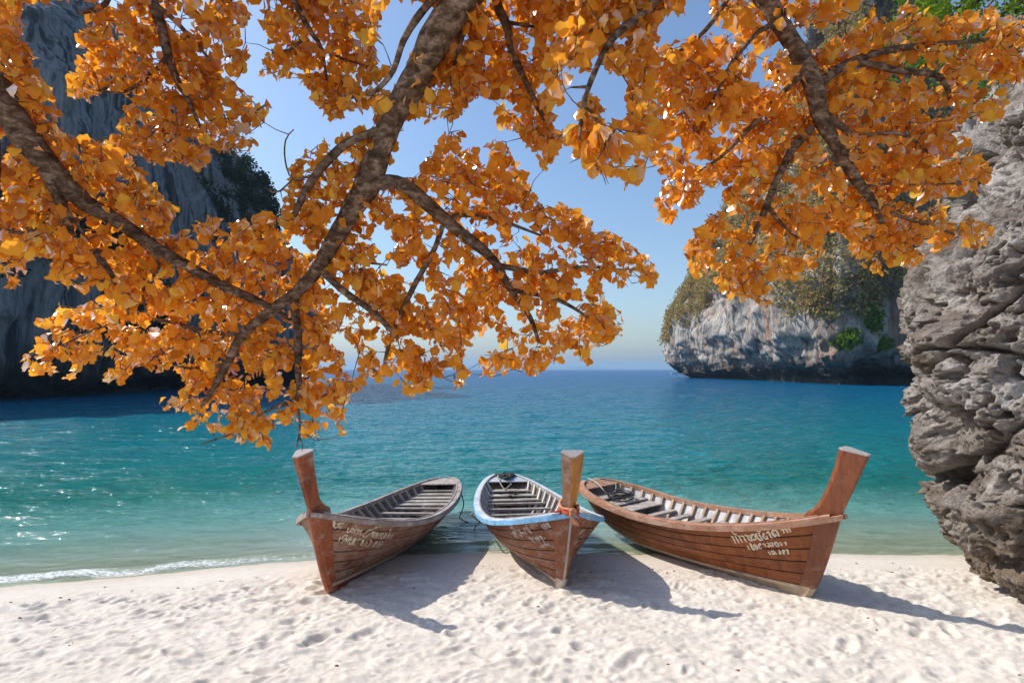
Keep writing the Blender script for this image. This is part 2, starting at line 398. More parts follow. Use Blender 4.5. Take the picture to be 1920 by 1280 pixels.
M_sand = mat_sand(); M_sea = mat_sea(); M_cl = mat_cliff('cliff_shade', True); M_cr = mat_cliff('cliff_pale'); M_rock = mat_rock(); M_bark = mat_bark()
M_leaf = mat_leaf('orange_leaf', [(0.0, (0.52, 0.17, 0.018)), (0.12, (0.86, 0.34, 0.030)), (0.6, (0.94, 0.43, 0.042)), (0.85, (0.93, 0.47, 0.055)), (0.96, (0.95, 0.62, 0.08)), (1.0, (0.82, 0.56, 0.36))], 0.58, 0.34, 0.42)
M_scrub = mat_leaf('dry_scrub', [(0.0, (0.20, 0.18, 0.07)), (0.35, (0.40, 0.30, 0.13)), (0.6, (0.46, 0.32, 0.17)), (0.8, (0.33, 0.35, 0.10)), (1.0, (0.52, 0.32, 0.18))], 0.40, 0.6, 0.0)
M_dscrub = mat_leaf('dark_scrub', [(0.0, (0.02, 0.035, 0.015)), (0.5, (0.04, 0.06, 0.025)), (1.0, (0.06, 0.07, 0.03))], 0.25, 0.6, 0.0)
M_green = mat_leaf('green_leaf', [(0.0, (0.08, 0.16, 0.015)), (0.5, (0.16, 0.27, 0.025)), (1.0, (0.24, 0.34, 0.04))], 0.4, 0.5, 0.0)
M_red = mat_leaf('red_leaf', [(0.0, (0.4, 0.07, 0.03)), (1.0, (0.55, 0.12, 0.05))], 0.3, 0.5, 0.0)

# ------------------------------------------------------------------ sand and sea
def shore_y(x):
    xs = [-60, -20, -12, -7.7, -5.66, -3.45, -1.5, 0, 3, 6, 9, 14, 60]
    ys = [2.0, 4.6, 7.0, 8.75, 9.30, 10.02, 10.28, 10.32, 10.26, 10.30, 10.2, 10.0, 9.0]
    x = np.asarray(x, float)
    y = (np.interp(x - 0.6, xs, ys) + np.interp(x, xs, ys) + np.interp(x + 0.6, xs, ys)) / 3
    return y + 0.07 * vnoise(x * 0.9, 0.5, 0.5, 5) + 0.03 * vnoise(x * 3, 0.5, 0.5, 6)

def build_sand():
    def axis(lo, a, b, hi, d, nout):
        left = a - (np.geomspace(1, (a - lo) + 1, nout) - 1); right = b + (np.geomspace(1, (hi - b) + 1, nout) - 1)
        return np.concatenate([left[::-1][:-1], np.arange(a, b, d), right])
    xs = axis(-200, -9.0, 9.0, 200, 0.021, 60); ys = axis(-200, 4.6, 10.6, 40, 0.018, 50)
    ys = np.concatenate([axis(-200, 0.5, 4.56, 9, 0.04, 40)[:39], np.arange(0.5, 4.58, 0.035), ys[ys >= 4.6]])
    X, Y = np.meshgrid(xs, ys, indexing='ij')
    d = shore_y(X) - Y
    Z = np.where(d > 0, 0.032 * d, 0.07 * d)
    Z = np.where(d > 6, 0.19 + 0.02 * (d - 6), Z); Z = np.where(d < -14, -1.0 + 0.03 * (d + 14), Z)
    Z = np.minimum(Z, 1.5)
    dry = np.clip((d - 0.75 - 0.25 * vnoise(X * 0.8, Y * 0.8, 0, 3)) / 0.5, 0, 1) * np.clip((Y + 20) / 10, 0, 1)
    rough = 0.030 * fbm(X * 1.9, Y * 3.2, 0, 3, 0.5, seed=21) + 0.022 * fbm(X * 5.0, Y * 7.0, 0, 3, 0.55, seed=22) + 0.010 * fbm(X * 16, Y * 20, 0, 3, 0.6, seed=23)
    r1 = ridged(X * 3.1 + Y, Y * 5.5, 0, 2, 0.5, seed=24); rough = rough + 0.012 * r1
    r = np.random.default_rng(4); dents = np.zeros_like(X)
    i0 = np.searchsorted(xs, -9); j0 = np.searchsorted(ys, 4.6)
    for k in range(5200):
        cx = r.uniform(-8.8, 8.8); cy_ = r.uniform(4.7, 10.0) if k < 3200 else r.uniform(0.3, 4.7)
        if shore_y(cx) - cy_ < 0.75 + 0.3 * r.random(): continue
        w = r.uniform(0.02, 0.05) if r.random() < .8 else r.uniform(.05, .10); l = w * r.uniform(1.1, 3.0); dep = r.uniform(0.005, 0.030) * (w / 0.07); an = r.uniform(-0.9, 0.9) + 0.3
        R = l * 2.3; a0, a1 = np.searchsorted(xs, [cx - R, cx + R]); b0, b1 = np.searchsorted(ys, [cy_ - R, cy_ + R])
        x = X[a0:a1, b0:b1] - cx; y = Y[a0:a1, b0:b1] - cy_
        u = (x * math.cos(an) + y * math.sin(an)) / l; v = (-x * math.sin(an) + y * math.cos(an)) / w
        q = u * u + v * v
        dents[a0:a1, b0:b1] += -dep * np.exp(-q * 1.6) + dep * 0.42 * np.exp(-(np.sqrt(q) - 1.25) ** 2 * 5)
    Z = Z + dry * (1.1 * rough + 1.25 * dents) + (1 - dry) * 0.004 * fbm(X * 3, Y * 3, 0, 2, seed=9)
    # sand drawn away a little under the hulls, small crumbs near the tide line
    wet = np.clip(1 - (d - 0.04) / 0.42, 0, 1) * 0.55 + np.clip(1 - (d + 0.1) / 0.16, 0, 1) * 0.15
    V = np.stack([X, Y, Z], -1).reshape(-1, 3)
    o = mesh_np('beach_sand', V, grid_faces(len(xs), len(ys)), M_sand, attrs={'wet': wet})
    tag(o, kind='structure'); o['label'] = 'pale footprinted sand beach in front of the boats'
    return xs, ys, Z
SX, SY, SZ = build_sand()
def sand_z(x, y):
    i = int(np.clip(np.searchsorted(SX, x), 0, len(SX) - 1)); j = int(np.clip(np.searchsorted(SY, y), 0, len(SY) - 1)); return float(SZ[i, j])

def build_sea():
    xr = np.tan(np.radians(np.linspace(-70, 70, 520)))
    # rows follow the shore: distance seawards of the waterline
    dd = np.concatenate([np.linspace(-0.12, 1.2, 46)[:-1], 1.2 * np.exp(np.linspace(0, math.log(12300 / 1.2), 700))])
    base = 10.3
    U, D = np.meshgrid(xr, dd, indexing='ij')
    Yf = base + D; X = U * Yf * (1.0)
    k = np.clip(1 - D / 40, 0, 1)
    Y = Yf + (shore_y(X) - base) * k
    sh = D
    amp = np.clip(D / 5, 0.02, 1)
    fade = np.clip(1 - (D - 60) / 160, 0, 1)
    Xr = X + 0.25 * Y
    wave = 0.075 * fbm(Xr * 0.45, Y * 0.95, 0, 3, 0.5, seed=41) + 0.05 * ridged(Xr * 0.8 + 3, Y * 1.7, 0.3, 3, 0.5, seed=44) + 0.02 * fbm(Xr * 2.6, Y * 4.5, 0, 2, 0.5, seed=47)
    small = 0.006 * vnoise(X * 2, D * 9, 0, 50)
    Z = amp * fade * wave + small * np.clip(1 - D / 4, 0, 1) + 0.004
    # little breaker that runs up the sand
    c = 0.42 + 0.12 * vnoise(X * 0.5, 0.2, 0.1, 61)
    Z = Z + 0.035 * np.exp(-((D - c) / 0.12) ** 2) * np.clip(1 - X / 6 * 0.5, 0.2, 1)
    foamx = np.interp(X, [-14, -8, -5, -3.2, -2.4, -0.9, -0.3, 0.2, 2, 4, 9], [0.50, 0.54, 0.50, 0.42, 0.36, 0.44, 0.46, 0.34, 0.3, 0.36, 0.36])
    foam = foamx * np.exp(-((D - 0.16 - 0.12 * vnoise(X * 1.3, 0, 0, 62)) / 0.33) ** 2)
    foam = np.maximum(foam, np.interp(X, [-5, -4, -2.6, -2, 10], [0, .42, .52, .2, .0]) * np.exp(-((D - 0.75) / 0.10) ** 2))
    V = np.stack([X, Y, Z], -1).reshape(-1, 3)
    o = mesh_np('sea', V, grid_faces(len(xr), len(dd)), M_sea, attrs={'shore': np.maximum(sh, 0.01), 'foam': foam})
    tag(o, kind='structure'); o['label'] = 'turquoise bay water turning deep blue towards the horizon'
build_sea()

# ------------------------------------------------------------------ cliffs
def leaf_clumps(centres, normals, size, per, quad=0.35, seed=1):
    """many small ragged leaf blades round each centre; returns V, F"""
    r = np.random.default_rng(seed); n = len(centres) * per
    c = np.repeat(centres, per, 0); nn = np.repeat(normals, per, 0); sz = np.repeat(np.broadcast_to(size, (len(centres),)), per)
    off = r.normal(size=(n, 3)); off /= np.linalg.norm(off, axis=1, keepdims=True); off *= (r.random((n, 1)) ** 0.4)
    pos = c + off * sz[:, None] + nn * sz[:, None] * 0.5
    a = r.normal(size=(n, 3)); a /= np.linalg.norm(a, axis=1, keepdims=True); b = np.cross(a, r.normal(size=(n, 3))); b /= np.linalg.norm(b, axis=1, keepdims=True)
    L = (sz * quad * r.uniform(0.6, 1.4, n))[:, None]; W = L * 0.55
    V = np.stack([pos - a * L, pos + b * W, pos + a * L, pos - b * W * 0.8], 1).reshape(-1, 3)
    return V, np.arange(n * 4).reshape(-1, 4)

def build_cliff(name, plan, heights, bulges, profile_back, mat, nu, nv, vis, seed, flute=1.0):
    """plan: closed loop of points (seen side listed first); returns the grid"""
    plan = np.array(plan, float); n = len(plan)
    seg = np.linalg.norm(np.roll(plan, -1, 0) - plan, axis=1); cum = np.concatenate([[0], np.cumsum(seg)])
    # sample densely on the visible part
    w = np.concatenate([np.full(int(nu * 0.85), 1.0), np.full(nu - int(nu * 0.85), 1.0)])
    uv = np.concatenate([np.linspace(0, cum[vis], int(nu * 0.85), endpoint=False), np.linspace(cum[vis], cum[-1], nu - int(nu * 0.85), endpoint=False)])
    ext = np.concatenate([cum, [cum[-1] + seg[0]]])
    def ip(vals, smooth=5):
        v = np.array(vals, float); v = np.concatenate([v, v[:1], v[1:2]])
        s = 0
        for o in np.linspace(-1, 1, 7): s = s + np.interp((uv + o * smooth) % cum[-1], ext, v)
        return s / 7
    px = ip(plan[:, 0], 4); py = ip(plan[:, 1], 4); H = ip(heights, 2.5); B = ip(bulges, 3)
    tx = np.gradient(np.concatenate([px[-1:], px, px[:1]]))[1:-1]; ty = np.gradient(np.concatenate([py[-1:], py, py[:1]]))[1:-1]
    cen = plan.mean(0)
    nx, ny = ty.copy(), -tx.copy(); l = np.hypot(nx, ny); nx /= l; ny /= l
    if (nx * (px - cen[0]) + ny * (py - cen[1])).mean() < 0: nx, ny = -nx, -ny
    vw = np.linspace(0, 1, int(nv * 0.85)); prof_z = []; prof_in = []
    zf = vw ** 1.25
    U = uv[:, None]
    Z = -1.5 + (H[:, None] + 1.5) * zf[None, :]
    inset = np.interp(zf, [0, .03, .06, .12, .22, .35, .55, .8, .93, 1.0], [4.2, 4.4, 1.6, 0.2, 0, 1.2, 3.5, 8, 12, 17])[None, :] * (H[:, None] / 60)
    inset = inset - B[:, None] * np.exp(-((Z - 18) / 14.0) ** 2) + np.clip(B[:, None], 0, 20) * 0.0
    nb = nv - len(vw)
    tb = np.linspace(0, 1, nb + 1)[1:][None, :]
    topin = inset[:, -1:]
    Zb = H[:, None] * (1 - 0.75 * tb ** 1.5); inb = topin + tb * 42
    Z = np.concatenate([Z, Zb], 1); inset = np.concatenate([inset, inb], 1)
    X = px[:, None] - nx[:, None] * inset; Y = py[:, None] - ny[:, None] * inset
    # pull the back rows towards the middle instead of crossing
    k = np.concatenate([np.zeros(len(vw)), np.linspace(0, 0.85, nb)])[None, :]
    X = X * (1 - k) + cen[0] * k; Y = Y * (1 - k) + cen[1] * k
    cave = 0
    if seed == 200:
        q_ = W2P(np.stack([X, Y, Z], -1)); cave = -9.0 * np.exp(-((q_[..., 0] - 1640) / 34) ** 2) * np.exp(-(np.clip(Z - 3.5, 0, None) / 2.4) ** 2) * (Y < 125) + 2.5 * np.exp(-((q_[..., 0] - 1575) / 40) ** 2) * np.exp(-((Z - 4.5) / 3) ** 2) * (Y < 130)
    d = cave + flute * (1.7 * fbm(X * 0.16, Y * 0.16, Z * 0.03, 4, 0.55, seed=seed) * 1.6 + 1.0 * ridged(X * 0.35, Y * 0.35, Z * 0.06, 4, 0.55, seed=seed + 5) + 1.8 * fbm(X * 0.09, Y * 0.09, Z * 0.13, 3, 0.5, seed=seed + 9) + 0.5 * fbm(X * 0.9, Y * 0.9, Z * 0.5, 3, 0.6, seed=seed + 3))
    fadez = np.clip((Z + 2) / 4, 0.3, 1)
    X = X + nx[:, None] * d * fadez; Y = Y + ny[:, None] * d * fadez; Z = Z + 0.9 * fbm(X * 0.25, Y * 0.25, Z * 0.25, 3, seed=seed + 2) * np.clip(Z / 10, 0, 1)
    V = np.stack([X, Y, Z], -1)
    o = mesh_np(name, V.reshape(-1, 3), grid_faces(nu, nv, True), mat)
    tag(o, kind='structure')
    return o, V, np.stack([nx, ny], -1), len(vw)

# left cliff: towering, in its own shade
planL = [(-74, 30), (-60, 46), (-53, 58), (-49.5, 66), (-51, 77), (-51, 87), (-50.5, 92), (-50, 95.5), (-48, 99), (-47, 108), (-44, 113), (-43, 119), (-50, 132), (-70, 150), (-120, 155), (-150, 100), (-130, 40)]
hL = [38, 40, 44, 48, 56, 64, 59, 53, 48.5, 48.5, 47, 44, 36, 30, 25, 25, 25]
bL = [0, 1, 1, 1, 1, 1, 1, 1, 1, 1, 2, 2, 1, 0, 0, 0, 0]
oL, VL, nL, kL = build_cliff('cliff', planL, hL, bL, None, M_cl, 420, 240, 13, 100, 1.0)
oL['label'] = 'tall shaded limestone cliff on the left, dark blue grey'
planR = [(92, 262), (74, 240), (66, 220), (66.5, 205), (68, 185), (68, 165), (66, 145), (64, 128), (63, 117.5), (70, 113), (78, 113.5), (88, 108), (110, 95), (150, 110), (170, 200), (150, 262)]
hR = [40, 50, 58, 64, 74, 86, 97, 100, 97, 92, 88, 84, 70, 60, 60, 45]
bR = [3, 5.5, 7, 5.5, 4, 4, 4, 3, 1, -1, 0, 1, 0, 0, 0, 0]
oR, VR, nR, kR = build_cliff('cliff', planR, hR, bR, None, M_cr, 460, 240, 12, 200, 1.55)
oR['label'] = 'pale streaked limestone headland with dry scrub beyond the bay'

def scrub(name, V, nrm, kv, mat, cond, count, size, per, seed, label):
    r = np.random.default_rng(seed)
    nu, nv, _ = V.shape
    i = r.integers(0, int(nu * 0.8), count * 14); j = r.integers(0, nv, count * 14)
    P = V[i, j]; N = np.concatenate([nrm[i], np.full((len(i), 1), 0.6)], 1)
    m = cond(P) & (r.random(len(P)) < 1); P = P[m][:count]; N = N[m][:count]
    s = size * r.uniform(0.5, 1.3, len(P))
    Vv, Ff = leaf_clumps(P, N, s, per, 0.26, seed)
    o = mesh_np(name, Vv, Ff, mat, smooth=False); tag(o, label, 'scrub', kind='stuff'); return o

def condR(P):
    q = W2P(P); X, Y, d = q[:, 0], q[:, 1], q[:, 2]
    nz = fbm(P[:, 0] * 0.12, P[:, 1] * 0.12, P[:, 2] * 0.12, 3, seed=77)
    line = np.interp(P[:, 1], [110, 118, 130, 150, 175, 200, 220, 260], [14, 15, 22, 32, 30, 18, 14, 14])
    return (d > 1) & (P[:, 2] > line + nz * 16) & (P[:, 2] > 12) & (Y > -60) & (Y < 660) & (X < 1790) & (X > 1150)
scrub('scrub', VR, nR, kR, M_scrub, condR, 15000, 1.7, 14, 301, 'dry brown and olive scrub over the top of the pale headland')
def condL(P):
    nz = fbm(P[:, 0] * 0.1, P[:, 1] * 0.1, P[:, 2] * 0.1, 3, seed=78)
    a = (P[:, 1] > 96) & (P[:, 2] > 25) & (nz > 0.02)
    b = (P[:, 1] < 80) & (P[:, 2] < 24) & (P[:, 2] > 7) & (nz > 0.0)
    return (a & (fbm(P[:, 0] * 0.5, P[:, 1] * 0.5, P[:, 2] * 0.5, 2, seed=90) > 0.0)) | b
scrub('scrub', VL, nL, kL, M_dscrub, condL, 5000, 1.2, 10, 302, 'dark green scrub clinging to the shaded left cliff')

def near_surface(V, px, py):
    q = W2P(V); d2 = (q[..., 0] - px) ** 2 + (q[..., 1] - py) ** 2 + np.where(q[..., 2] < 1, 1e9, 0) + q[..., 2] * 2
    k = np.unravel_index(np.argmin(d2), d2.shape); return V[k]

def bush(name, pos, R, mat, label, cat, seed, n=260, per=10, quad=0.16, trunk=True, group=None):
    r = np.random.default_rng(seed)
    e = empty(name, tuple(pos)); tag(e, label, cat, group)
    c = r.normal(size=(n, 3)); c /= np.linalg.norm(c, axis=1, keepdims=True); c *= (r.random((n, 1)) ** 0.45)
    lob = 1 + 0.35 * fbm(c[:, 0] * 2, c[:, 1] * 2, c[:, 2] * 2, 2, seed=seed)
    c = c * lob[:, None] * np.array(R); c[:, 2] += R[2] * 0.8
    V, Fc = leaf_clumps(c, c / np.linalg.norm(c, axis=1, keepdims=True) * 0.2, min(R) * 0.28, per, quad / 0.28, seed)
    mesh_np('crown', V, Fc, mat, e, smooth=False)
    mb = MB()
    for k in range(5):
        a = r.uniform(0, 6.28); tip = np.array([math.cos(a) * R[0] * 0.6, math.sin(a) * R[1] * 0.6, R[2] * r.uniform(0.7, 1.3)])
        pts = catmull([(0, 0, -0.5), tip * 0.35 + np.array([0, 0, 0.1]), tip * 0.7, tip], 4); mb.tube(pts, np.linspace(0.07, 0.02, len(pts)) * max(R) * 0.5, 5)
    mb.build('trunk', M_bark, e, True)
    return e
for (px, py, R, mt, lab, sd) in [
    (1586, 652, (2.6, 2.6, 2.0), M_green, 'rounded bright green bush low on the headland, leftmost of the green ones', 1),
    (1634, 618, (2.2, 2.2, 3.4), M_green, 'tall bright green tree climbing the headland wall above the cave', 2),
    (1650, 655, (2.2, 2.2, 1.7), M_green, 'low yellow green bush just above the cave mouth', 3)]:
    p = near_surface(VR, px, py); bush('green_bush', p, R, mt, lab, 'bush', sd, 240, 12, group='green bushes on the headland')
p = near_surface(VR, 1614, 532); bush('red_shrub', p, (1.0, 1.0, 0.7), M_red, 'small red leaved shrub in the scrub of the headland', 'shrub', 5, 60, 8)

# low faint islands on the horizon
def hills():
    xs = np.linspace(-700, 2000, 260); rows = []
    h = np.interp(xs, [-700, -500, -420, -200, 0, 150, 330, 450, 560, 700, 820, 950, 1200, 2000], [0, 30, 34, 14, 8, 14, 16, 10, 26, 33, 24, 12, 5, 0]) * 1.1
    h = np.maximum(h + 3 * vnoise(xs * 0.02, 0, 0, 3) + 1.2 * vnoise(xs * 0.09, 0, 0, 4), 0.5) * (1 - np.exp(-np.abs(xs + 705) / 60))
    for t, k in [(-1, -0.3), (-0.7, 0.35), (-0.35, 0.8), (0, 1), (0.4, 0.75), (0.8, 0.3), (1, -0.3)]:
        rows.append(np.stack([xs, 5600 + t * 150 + 20 * vnoise(xs * 0.03, t, 0, 8), h * k - 1], -1))
    V = np.stack(rows, 1) * np.array([2, 2, 2.1])
    M = mat_plain('island_green', (0.07, 0.09, 0.05), 0.9, 0.4, 0.02)
    o = mesh_np('hills', V.reshape(-1, 3), grid_faces(len(xs), 7), M); tag(o, kind='structure'); o['label'] = 'faint low islands along the horizon'
hills()

# ------------------------------------------------------------------ near rock on the right
def build_rock():
    C = np.array([8.6, 7.4]); dC = math.hypot(*C); aC = math.atan2(C[0], C[1])
    prow = [-260, 0, 150, 200, 240, 330, 420, 480, 540, 600, 660, 700, 745, 800, 870, 920, 965, 1010, 1050, 1090, 1130, 1165, 1200, 1260]
    pcol = [2100, 2010, 1925, 1885, 1835, 1835, 1790, 1735, 1693, 1702, 1698, 1705, 1697, 1720, 1746, 1780, 1768, 1788, 1814, 1832, 1846, 1856, 1866, 1880]
    nz, nt = 640, 560
    zs = np.concatenate([np.linspace(-0.4, 8.6, 560), np.linspace(8.65, 10.6, 80)])
    rows = 692 - (zs - CAMZ) / 8.0 * F
    cols = np.interp(rows, prow, pcol)
    th = np.arctan((cols - 960) / F); bF = 2.0; R = (dC - 0.8 * bF) * np.tan(np.clip(aC - th, 0.02, 1)) * 1.04
    # below 1 m the silhouette is formed nearer the camera
    top = np.clip((zs - 8.6) / 2.0, 0, 1); R = np.maximum(R - 0.30, 0.25) 
    R = R * np.sqrt(np.clip(1 - top ** 2, 0.0001, 1))
    aview = math.atan2(-C[1], -C[0])
    ang = np.concatenate([aview + np.linspace(-1.75, 1.0, 460), aview + np.linspace(1.0, 2 * math.pi - 1.75, 101)[1:]])[:-1]
    A, Z = np.meshgrid(ang, zs, indexing='ij'); ph_ = A - aview; aa = R[None, :] + 0 * A; bb = (bF - 0.9 * np.clip(1 - Z / 2.2, 0, 1) ** 1.5) * np.sqrt(np.clip(1 - top ** 2, 0.0001, 1))[None, :] + 0 * A; Rr = (np.abs(np.sin(ph_) / aa) ** 3.4 + np.abs(np.cos(ph_) / bb) ** 3.4) ** (-1 / 3.4)
    back = np.clip((np.abs(np.angle(np.exp(1j * (A - aview - math.pi)))) < 1.3) * 1.0, 0, 1)
    far = 0.5 * (1 + np.cos(np.angle(np.exp(1j * (A - aview - math.pi)))))
    Rr = Rr * (1 + 0.8 * far ** 3) + 1.2 * far ** 2
    X = C[0] + Rr * np.cos(A); Y = C[1] + Rr * np.sin(A)
    # tilted strata: coordinate along which ledges repeat
    s = Z * 1.0 + 0.75 * (Y - X * 0.75)
    wob = 0.35 * fbm(X * 0.6, Y * 0.6, Z * 0.6, 3, seed=410)
    led = fbm(X * 0.35, Y * 0.35, (s + wob) * 1.0, 3, 0.5, seed=400)
    deep = -np.clip(ridged(X * 0.3, Y * 0.3, (s + wob) * 0.75, 2, 0.4, seed=420) - 0.72, 0, 1) * 2.6
    crack = -0.35 * np.clip(1 - np.abs(fbm(X * 0.55 + Z * 0.3, Y * 0.55, Z * 0.45, 3, seed=480)) * 16, 0, 1)
    d = crack + 0.22 * led + deep * 0.75 + 0.62 * fbm(X * 0.9, Y * 0.9, Z * 0.9, 4, 0.55, seed=430) + 0.09 * fbm(X * 2.4, Y * 2.4, Z * 2.4, 4, 0.55, seed=440) + 0.045 * fbm(X * 8, Y * 8, Z * 10, 4, 0.68, seed=450) + 0.018 * ridged(X * 17, Y * 17, Z * 21, 3, 0.65, seed=455)
    pit = fbm(X * 4.6, Y * 4.6, Z * 6.0, 2, 0.5, seed=460); d = d - 0.24 * np.clip(pit - 0.26, 0, 0.22) / 0.22; pit3 = fbm(X * 22, Y * 22, Z * 24, 2, 0.5, seed=467); d = d - 0.035 * np.clip(pit3 - 0.25, 0, 0.2) / 0.2; pit2 = fbm(X * 11, Y * 11, Z * 14, 2, 0.5, seed=465); d = d - 0.10 * np.clip(pit2 - 0.27, 0, 0.2) / 0.2
    tx = np.roll(X, -3, 0) - np.roll(X, 3, 0); ty = np.roll(Y, -3, 0) - np.roll(Y, 3, 0); tl = np.hypot(tx, ty); nx, ny = ty / tl, -tx / tl
    zx = np.gradient(X, axis=1); zy = np.gradient(Y, axis=1); zz = np.gradient(Z, axis=1); sl = np.clip((zx * nx + zy * ny) / zz, -1.2, 1.2); nl = np.sqrt(1 + sl * sl)
    X = X + d * nx / nl; Y = Y + d * ny / nl; Z = Z - d * sl / nl; Z = Z + 0.06 * fbm(X * 2, Y * 2, Z * 2, 3, seed=470)
    V = np.stack([X, Y, Z], -1).reshape(-1, 3)
    cap = len(V); V = np.vstack([V, [C[0], C[1], 10.75]]); k = np.arange(len(ang))
    capf = np.stack([k * nz + nz - 1, ((k + 1) % len(ang)) * nz + nz - 1, np.full(len(ang), cap)], -1)
    o = mesh_np('limestone_rock', V, [grid_faces(len(ang), nz, True), capf], M_rock)
    tag(o, 'huge weathered grey limestone rock overhanging the sand on the right', 'rock')
build_rock()
def green_tree():
    pos = P2W(1950, 60, 11.0); e = empty('green_tree', (9.3, 8.0, 9.8)); tag(e, 'green leafy tree peeking over the rock in the top right corner', 'tree')
    r = np.random.default_rng(9); cl = []; mb = MB(); root = np.array([0, 0, -0.4])
    targets = [P2W(x, y, d) - np.array([9.3, 8.0, 9.8]) for x, y, d in [(1800, 0, 10), (1780, 30, 10.5), (1850, 15, 10), (1900, 25, 9.8), (1940, -30, 10), (1860, -60, 10.5), (1790, -50, 11), (1715, 110, 11.5), (1850, 160, 11), (1990, -80, 10), (1930, 60, 10.5), (1760, 60, 11), (1830, 90, 11)]]
    for t in targets:
        pts = catmull([root, root * 0.5 + t * 0.3 + np.array([0, 0, 0.7]), t * 0.75 + np.array([0, 0, .3]), t], 4); mb.tube(pts, np.linspace(0.09, 0.012, len(pts)), 5)
        c = t + r.normal(size=(34, 3)) * np.array([0.5, 0.5, 0.3]); cl.append(c)
    cl = np.concatenate(cl); V, Fc = leaf_clumps(cl, np.zeros_like(cl), 0.16, 12, 0.30, 3)
    mesh_np('crown', V, Fc, M_green, e, smooth=False); mb.build('trunk', M_bark, e, True)
green_tree()

def haze():
    n = NT('haze_air'); v = n.n('ShaderNodeVolumePrincipled'); v.inputs['Color'].default_value = (0.46, 0.72, 1.0, 1); v.inputs['Density'].default_value = 0.00018; v.inputs['Anisotropy'].default_value = 0.2
    n.t.links.new(v.outputs[0], n.out.inputs['Volume'])
    mb = MB(); mb.box((0, 6000, 54.0), (72000, 13000, 118)); o = mb.build('haze', n.m); tag(o, 'thin sea haze filling the air of the bay', kind='stuff'); o['kind'] = 'stuff'
haze()

def debris():
    r = np.random.default_rng(12); mb = MB(); m = mat_plain('dry_weed', (0.34, 0.20, 0.11), 0.9, 0.4, 60)
    for k in range(120):
        x = r.uniform(-8.2, 7.5); d = r.normal(0.95, 0.16) if r.random() < .75 else r.uniform(1.2, 4.5); y = float(shore_y(x)) - d; z = sand_z(x, y); s = r.uniform(0.006, 0.017)
        a = r.uniform(0, 6.28, 6); ring = lambda h, q: np.array([[x + q * s * 1.6 * math.cos(t) * (1 + .4 * math.sin(t * 3 + a[0])), y + q * s * math.sin(t), z + h] for t in np.arange(6) * 1.047 + a[1]])
        mb.prism(ring(-0.004, 1.0), ring(s * 0.7, 0.55))
    o = mb.build('debris', m); tag(o, 'small brown crumbs of dry weed strewn along the tide line', 'debris', kind='stuff')
debris()
# ------------------------------------------------------------------ boats
BP = {
 1: dict(fx=-2.5885, fy=8.3268, yaw=1.3574, L=5.0885, B=0.8969, sm=0.4626, p1=3.2876, p2=1.5, zb=1.2271, zm=0.6253, zs=0.7569, zks=0.4482, rake=0.458, srake=0.2203, sp=2.8607, em=0.5612, pitch=-0.0153, roll=-0.0512, hs=0.05, fz=0.05),
 2: dict(fx=0.714, fy=8.5063, yaw=1.7816, L=4.4257, B=0.9015, sm=0.45, p1=3.5, p2=1.5724, zb=1.1676, zm=0.6563, zs=0.8569, zks=0.5265, rake=0.3865, srake=0.8548, sp=2.7657, em=0.4574, pitch=-0.002, roll=0.0244, hs=0.05, fz=0.05),
 3: dict(fx=4.0941, fy=8.151, yaw=2.1678, L=4.415, B=0.6545, sm=0.5634, p1=2.1956, p2=3.6371, zb=1.2394, zm=0.7629, zs=0.9698, zks=0.2843, rake=0.5185, srake=0.3504, sp=2.2481, em=0.7623, pitch=-0.0107, roll=-0.0301, hs=0.05, fz=0.05)}

def wcurve(s, p):
    sm = p['sm']; a = 1 - np.abs(1 - np.clip(s / sm, 0, 1)) ** p['p1']
    b = np.sqrt(np.clip(1 - np.clip((s - sm) / (1 - sm), 0, 1) ** p['p2'], 0, 1))
    return np.where(s < sm, a, b)
def hull(s, t, side, p, off=0.0):
    """point of the hull shell; off pushes it outwards along the normal"""
    s = np.asarray(s, float); t = np.asarray(t, float); s, t = np.broadcast_arrays(s, t)
    def raw(s, t):
        x0 = -p['rake'] * t; x1 = p['L'] - p['srake'] * (1 - t); x = x0 + (x1 - x0) * s
        W = p['hs'] + p['B'] * wcurve(s, p)
        zr = p['zm'] + (p['zb'] - p['zm']) * np.clip(1 - s / .65, 0, 1) ** p['sp'] + (p['zs'] - p['zm']) * np.clip((s - .6) / .4, 0, 1) ** 1.6
        zk = p['zks'] * np.clip((s - .7) / .3, 0, 1) ** 1.5
        e = p['em'] + (1.15 - p['em']) * np.clip(1 - s / .45, 0, 1) ** 1.3
        g = t ** 1.4
        return np.stack([x, side * (p['hs'] + (W - p['hs']) * g ** e), zk + (zr - zk) * g], -1)
    P = raw(s, t)
    if np.any(np.asarray(off) != 0):
        h = 0.004
        a = raw(np.clip(s + h, 0, 1), t) - raw(np.clip(s - h, 0, 1), t); b = raw(s, np.clip(t + h, 0.02, 1)) - raw(s, np.clip(t - h, 0.0, 0.98))
        N = np.cross(a, b) * (-side); N /= np.maximum(np.linalg.norm(N, axis=-1, keepdims=True), 1e-9)
        P = P + N * np.asarray(off)[..., None] if np.ndim(off) else P + N * off
    return P
def rot_of(p):
    cp, sp = math.cos(p['pitch']), math.sin(p['pitch']); Ry = np.array([[cp, 0, -sp], [0, 1, 0], [sp, 0, cp]])
    cr, sr = math.cos(p['roll']), math.sin(p['roll']); Rx = np.array([[1, 0, 0], [0, cr, -sr], [0, sr, cr]])
    c, s = math.cos(p['yaw']), math.sin(p['yaw']); Rz = np.array([[c, -s, 0], [s, c, 0], [0, 0, 1]])
    return Rz @ Rx @ Ry
def b2w(Q, p): return np.asarray(Q) @ rot_of(p).T + np.array([p['fx'], p['fy'], p['fz']])
